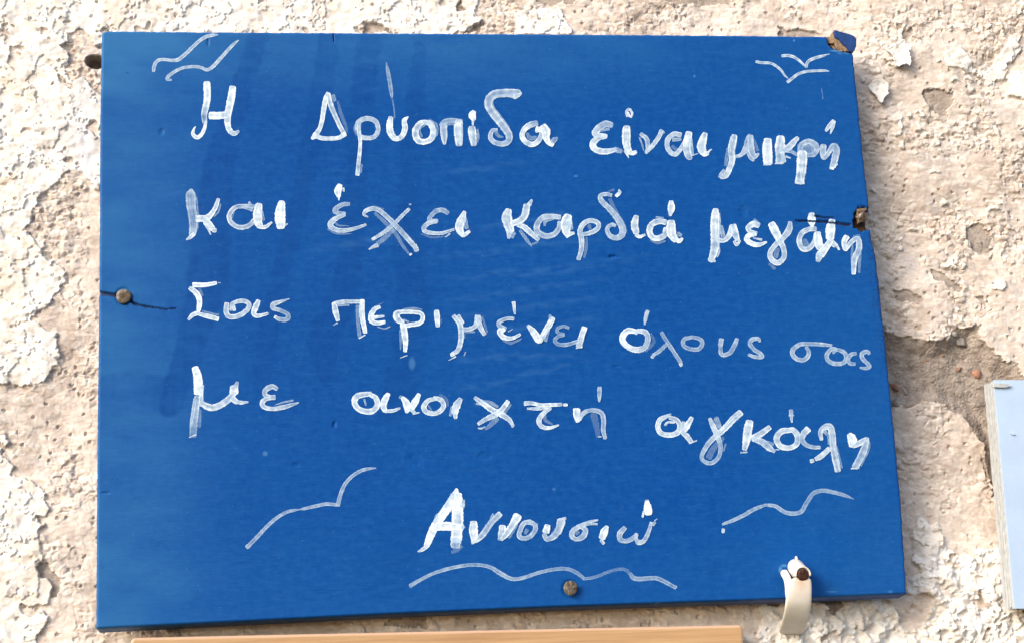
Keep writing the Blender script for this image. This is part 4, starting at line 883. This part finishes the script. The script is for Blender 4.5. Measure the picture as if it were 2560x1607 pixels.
# ------------------------------------------------------------------ the white cable clip
clip = empty('cable_clip', px(1995, 1450, -0.01), 'white plastic cable clip nailed over the lower right edge of the blue board', 'clip')
def sweep(name, rows, mat, parent, bev=0.0006):
    """rows of (left px, right px, v px, y front, thickness): a bent strap"""
    bm = bmesh.new(); rg = []
    for (ul, vl, ur, vr, y, th, ny, nz) in rows:
        a, b = Vector(px(ul, vl, y)), Vector(px(ur, vr, y))
        n = Vector((0, ny, nz)).normalized()*th
        m1, m2 = a.lerp(b, 0.12), a.lerp(b, 0.88)
        rg.append([bm.verts.new(q) for q in (a-n*0.25, m1-n*0.02, a.lerp(b, .5), m2-n*0.02, b-n*0.25, b-n, a-n)])
    for p, q in zip(rg, rg[1:]):
        for i in range(7): bm.faces.new((p[i], p[(i+1) % 7], q[(i+1) % 7], q[i]))
    bm.faces.new(rg[0]); bm.faces.new(rg[-1][::-1])
    o = from_bm(name, bm, mat, parent, True)
    s = o.modifiers.new('sub', 'SUBSURF'); s.levels = s.render_levels = 2
    return o
# n points outwards; the strap hangs over the board edge and hooks back to the wall
strap_rows = [(1986,1440,2026,1440,-0.0139,.0022,-1,.5),(1976,1447,2031,1450,-0.0148,.0025,-1,.1),(1968,1470,2032,1474,-0.0150,.0025,-1,0),(1965,1500,2031.5,1502,-0.0140,.0025,-1,-.1),
              (1963,1520,2029,1524,-0.0115,.0025,-1,-.3),(1959,1542,2024,1546,-0.006,.0025,-1,-.5),(1954,1562,2018,1566,0.002,.0025,-1,-.8),(1949,1578,2013,1583,0.012,.0025,-.8,-1),(1944,1586,2008,1590,0.024,.0025,-.5,-1)]
st = sweep('strap', strap_rows, M_PLASTIC, clip)
rv = np.empty(len(st.data.vertices)*3); st.data.vertices.foreach_get('co', rv); rv = rv.reshape(-1, 3)
q = px(2006, 1458, -0.014)
fattr(st.data, 'rust', np.clip(1.25-np.hypot(rv[:, 0]-q[0], rv[:, 2]-q[2])/0.0060, 0, 1)*0.75)
# the rib at the left that curls up off the board
sweep('rib', [(1953,1421,1968,1420,-0.0035,.003,-1,.6),(1952,1432,1972,1428,-0.0062,.003,-1,.3),(1959,1443,1979,1440,-0.0092,.003,-1,.1),(1963.5,1455,1983,1455,-0.0118,.003,-1,0),(1964.5,1475,1984,1475,-0.0130,.003,-1,0),(1965,1500,1982,1500,-0.0128,.003,-1,0)], M_PLASTIC, clip)
# the boss the nail runs through: a sloping tube that rises to a little nib against the board
bm = bmesh.new(); n = 28; rings = []
for (u, v, r, y) in [(1989,1417,21.5,0.0006),(1990,1418,22,-0.003),(1995,1424,22,-0.007),(2001,1430,22,-0.0105),(2005,1433.5,20,-0.0138),(2006,1434,18,-0.0141)]:
    c = Vector(px(u, v, y)); R = r*MMPX/1000*(1+(0 if y > 0 else y)*0.9)
    rings.append([bm.verts.new(c+Vector((R*math.cos(2*math.pi*i/n), 0, R*math.sin(2*math.pi*i/n)))) for i in range(n)])
for a, b in zip(rings, rings[1:]):
    for i in range(n): bm.faces.new((a[i], b[i], b[(i+1) % n], a[(i+1) % n]))
bm.faces.new(rings[0]); bm.faces.new(rings[-1])
from_bm('boss', bm, M_PLASTIC, clip, True)
bm = bmesh.new()
rg = []
for i in range(17):
    a_ = math.radians(-12+204*i/16)
    c_ = Vector(px(2007.5, 1435, -0.0152))
    d_ = Vector((math.cos(a_), 0, math.sin(a_)))
    r0_, r1_ = 16.6*MMPX/1000, 20.8*MMPX/1000
    rg.append([bm.verts.new(c_+d_*r_+Vector((0, y_, 0))) for r_, y_ in ((r0_, 0.0015), (r0_, -0.0004), ((r0_+r1_)/2, -0.0009), (r1_, -0.0003), (r1_+0.0003, 0.0045), (r0_, 0.0045))])
for p_, q_ in zip(rg, rg[1:]):
    for i in range(6): bm.faces.new((p_[i], p_[(i+1) % 6], q_[(i+1) % 6], q_[i]))
bm.faces.new(rg[0]); bm.faces.new(rg[-1])
from_bm('collar', bm, M_PLASTIC, clip, True)
bm = bmesh.new()
bmesh.ops.create_cone(bm, cap_ends=True, segments=12, radius1=0.0014, radius2=0.0006, depth=0.003)
bmesh.ops.rotate(bm, verts=bm.verts, cent=(0, 0, 0), matrix=Matrix.Rotation(math.radians(-6), 3, 'Y'))
bmesh.ops.translate(bm, verts=bm.verts, vec=Vector(px(1991, 1396, -0.001)))
from_bm('nib', bm, M_PLASTIC, clip, True)
nl = nail(2008, 1436, 15.8, M_RUST, 'dark rusty nail through the white cable clip', -0.0152, (0.18, 0.12), 0.05)

# ------------------------------------------------------------------ varnished wooden board below
YB = -0.002
pine = empty('wooden_board', px(1090, 1640, 0.006), 'varnished pine board under the blue board, mostly below the frame', 'board')
tl, tr = px(326, 1593, YB), px(1858, 1560.5, YB)
ux = Vector(tr-tl); Lx = ux.length; ux.normalize()
uz = Vector((-ux.z, 0, ux.x))
HT, R0, TB = 0.11, 0.0026, 0.016
bm = bmesh.new()
def rrect(off, y, nseg=6):
    pts = []
    r = max(R0-off, 0.0004)
    for cx_, cz_, a0 in ((Lx-R0, -R0, 0), (R0, -R0, 90), (R0, -HT+R0, 180), (Lx-R0, -HT+R0, 270)):
        for i in range(nseg+1):
            a = math.radians(a0+90*i/nseg)
            p = Vector(tl)+ux*(cx_+r*math.cos(a))+uz*(cz_+r*math.sin(a))
            pts.append((p.x, y, p.z))
    return pts
lay = [rrect(0.0016, YB), rrect(0.0007, YB+0.0003), rrect(0.0002, YB+0.0009), rrect(0, YB+0.0018), rrect(0, YB+TB)]
vr = [[bm.verts.new(p) for p in l] for l in lay]
m = len(vr[0])
for a, b in zip(vr, vr[1:]):
    for i in range(m): bm.faces.new((a[i], b[i], b[(i+1) % m], a[(i+1) % m]))
bm.faces.new(vr[0]); bm.faces.new(vr[-1])
po = from_bm('plank', bm, M_PINE, pine)
ba = np.zeros(len(po.data.vertices)); ba[m:3*m] = 0.75; ba[:m] = 0.15  # highlight along the rounded edge, painted as a paler colour
fattr(po.data, 'painted_highlight', ba)

# ------------------------------------------------------------------ pale blue plywood board at the right
ply = empty('plywood_board', px(2520, 1240, 0.006), 'pale blue painted plywood board with unpainted layered edge, cut by the right of the photo', 'board')
YP = -0.003
FACE = [(2485,950),(2491.6,1031),(2507,1161),(2520,1314),(2531,1401),(2537,1520)]
a, b = px(2485, 949, YP), px(2537, 1520, YP)
dz = Vector(b-a); Lz = dz.length; dz.normalize()
dx = Vector((-dz.z, 0, dz.x))
TP = 0.0155
def slab(y0, y1, inset, mat, name, wavy, seed, bottom=0.0, top=0.0):
    n = 60; bm = bmesh.new(); fr, bk = [], []
    rs = np.random.RandomState(seed)
    for i in range(n+1):
        t = i/n
        k = inset+wavy*(0.6*math.sin(t*23+seed)+0.4*math.sin(t*61+2*seed)+0.5*rs.randn())
        p = Vector(a)+dz*(top+t*(Lz-top-bottom))+dx*k
        fr.append(bm.verts.new((p.x, y0, p.z))); bk.append(bm.verts.new((p.x, y1, p.z)))
    wd = 0.30
    pts = [Vector(a)+dz*(Lz-bottom)+dx*wd, Vector(a)+dz*top+dx*wd]
    f2_ = [bm.verts.new((p.x, y0, p.z)) for p in pts]; b2_ = [bm.verts.new((p.x, y1, p.z)) for p in pts]
    F_, B_ = fr+f2_, bk+b2_
    bm.faces.new(F_); bm.faces.new(B_[::-1])
    for i in range(len(F_)): bm.faces.new((F_[i], B_[i], B_[(i+1) % len(F_)], F_[(i+1) % len(F_)]))
    return from_bm(name, bm, mat, ply)
slab(YP, YP+0.0012, 0.0, M_PALE, 'painted_face', 0.0001, 3)
cuts = [0.0012, 0.0046, 0.0078, 0.0112, TP]
for i in range(4):
    slab(YP+cuts[i]+(0.00035 if i else 0), YP+cuts[i+1]-0.00035, 0.0003, M_PLY, 'ply_layer', 0.00013, 5+i, 0.001*(i % 2), 0.0006*(i % 3))
    slab(YP+cuts[i+1]-0.00035 if i < 3 else YP+TP-0.0003, YP+cuts[i+1]+0.00035 if i < 3 else YP+TP, 0.0013, M_PLYD, 'glue_line', 0.0001, 15+i, 0.0012, 0.001)
def prism_ply(name, poly, y0, y1, mat): return prism(name, poly, y0, y1, mat, ply, 0.0002)
prism_ply('lifted_sliver', [(2484,958),(2500,957),(2524,959),(2528,964),(2515,968),(2484,967)], YP-0.0016, YP-0.0006, M_PLY)
prism_ply('lifted_sliver', [(2526,1082),(2532,1081),(2540,1085),(2532,1087)], YP-0.0008, YP-0.0002, M_PALE)
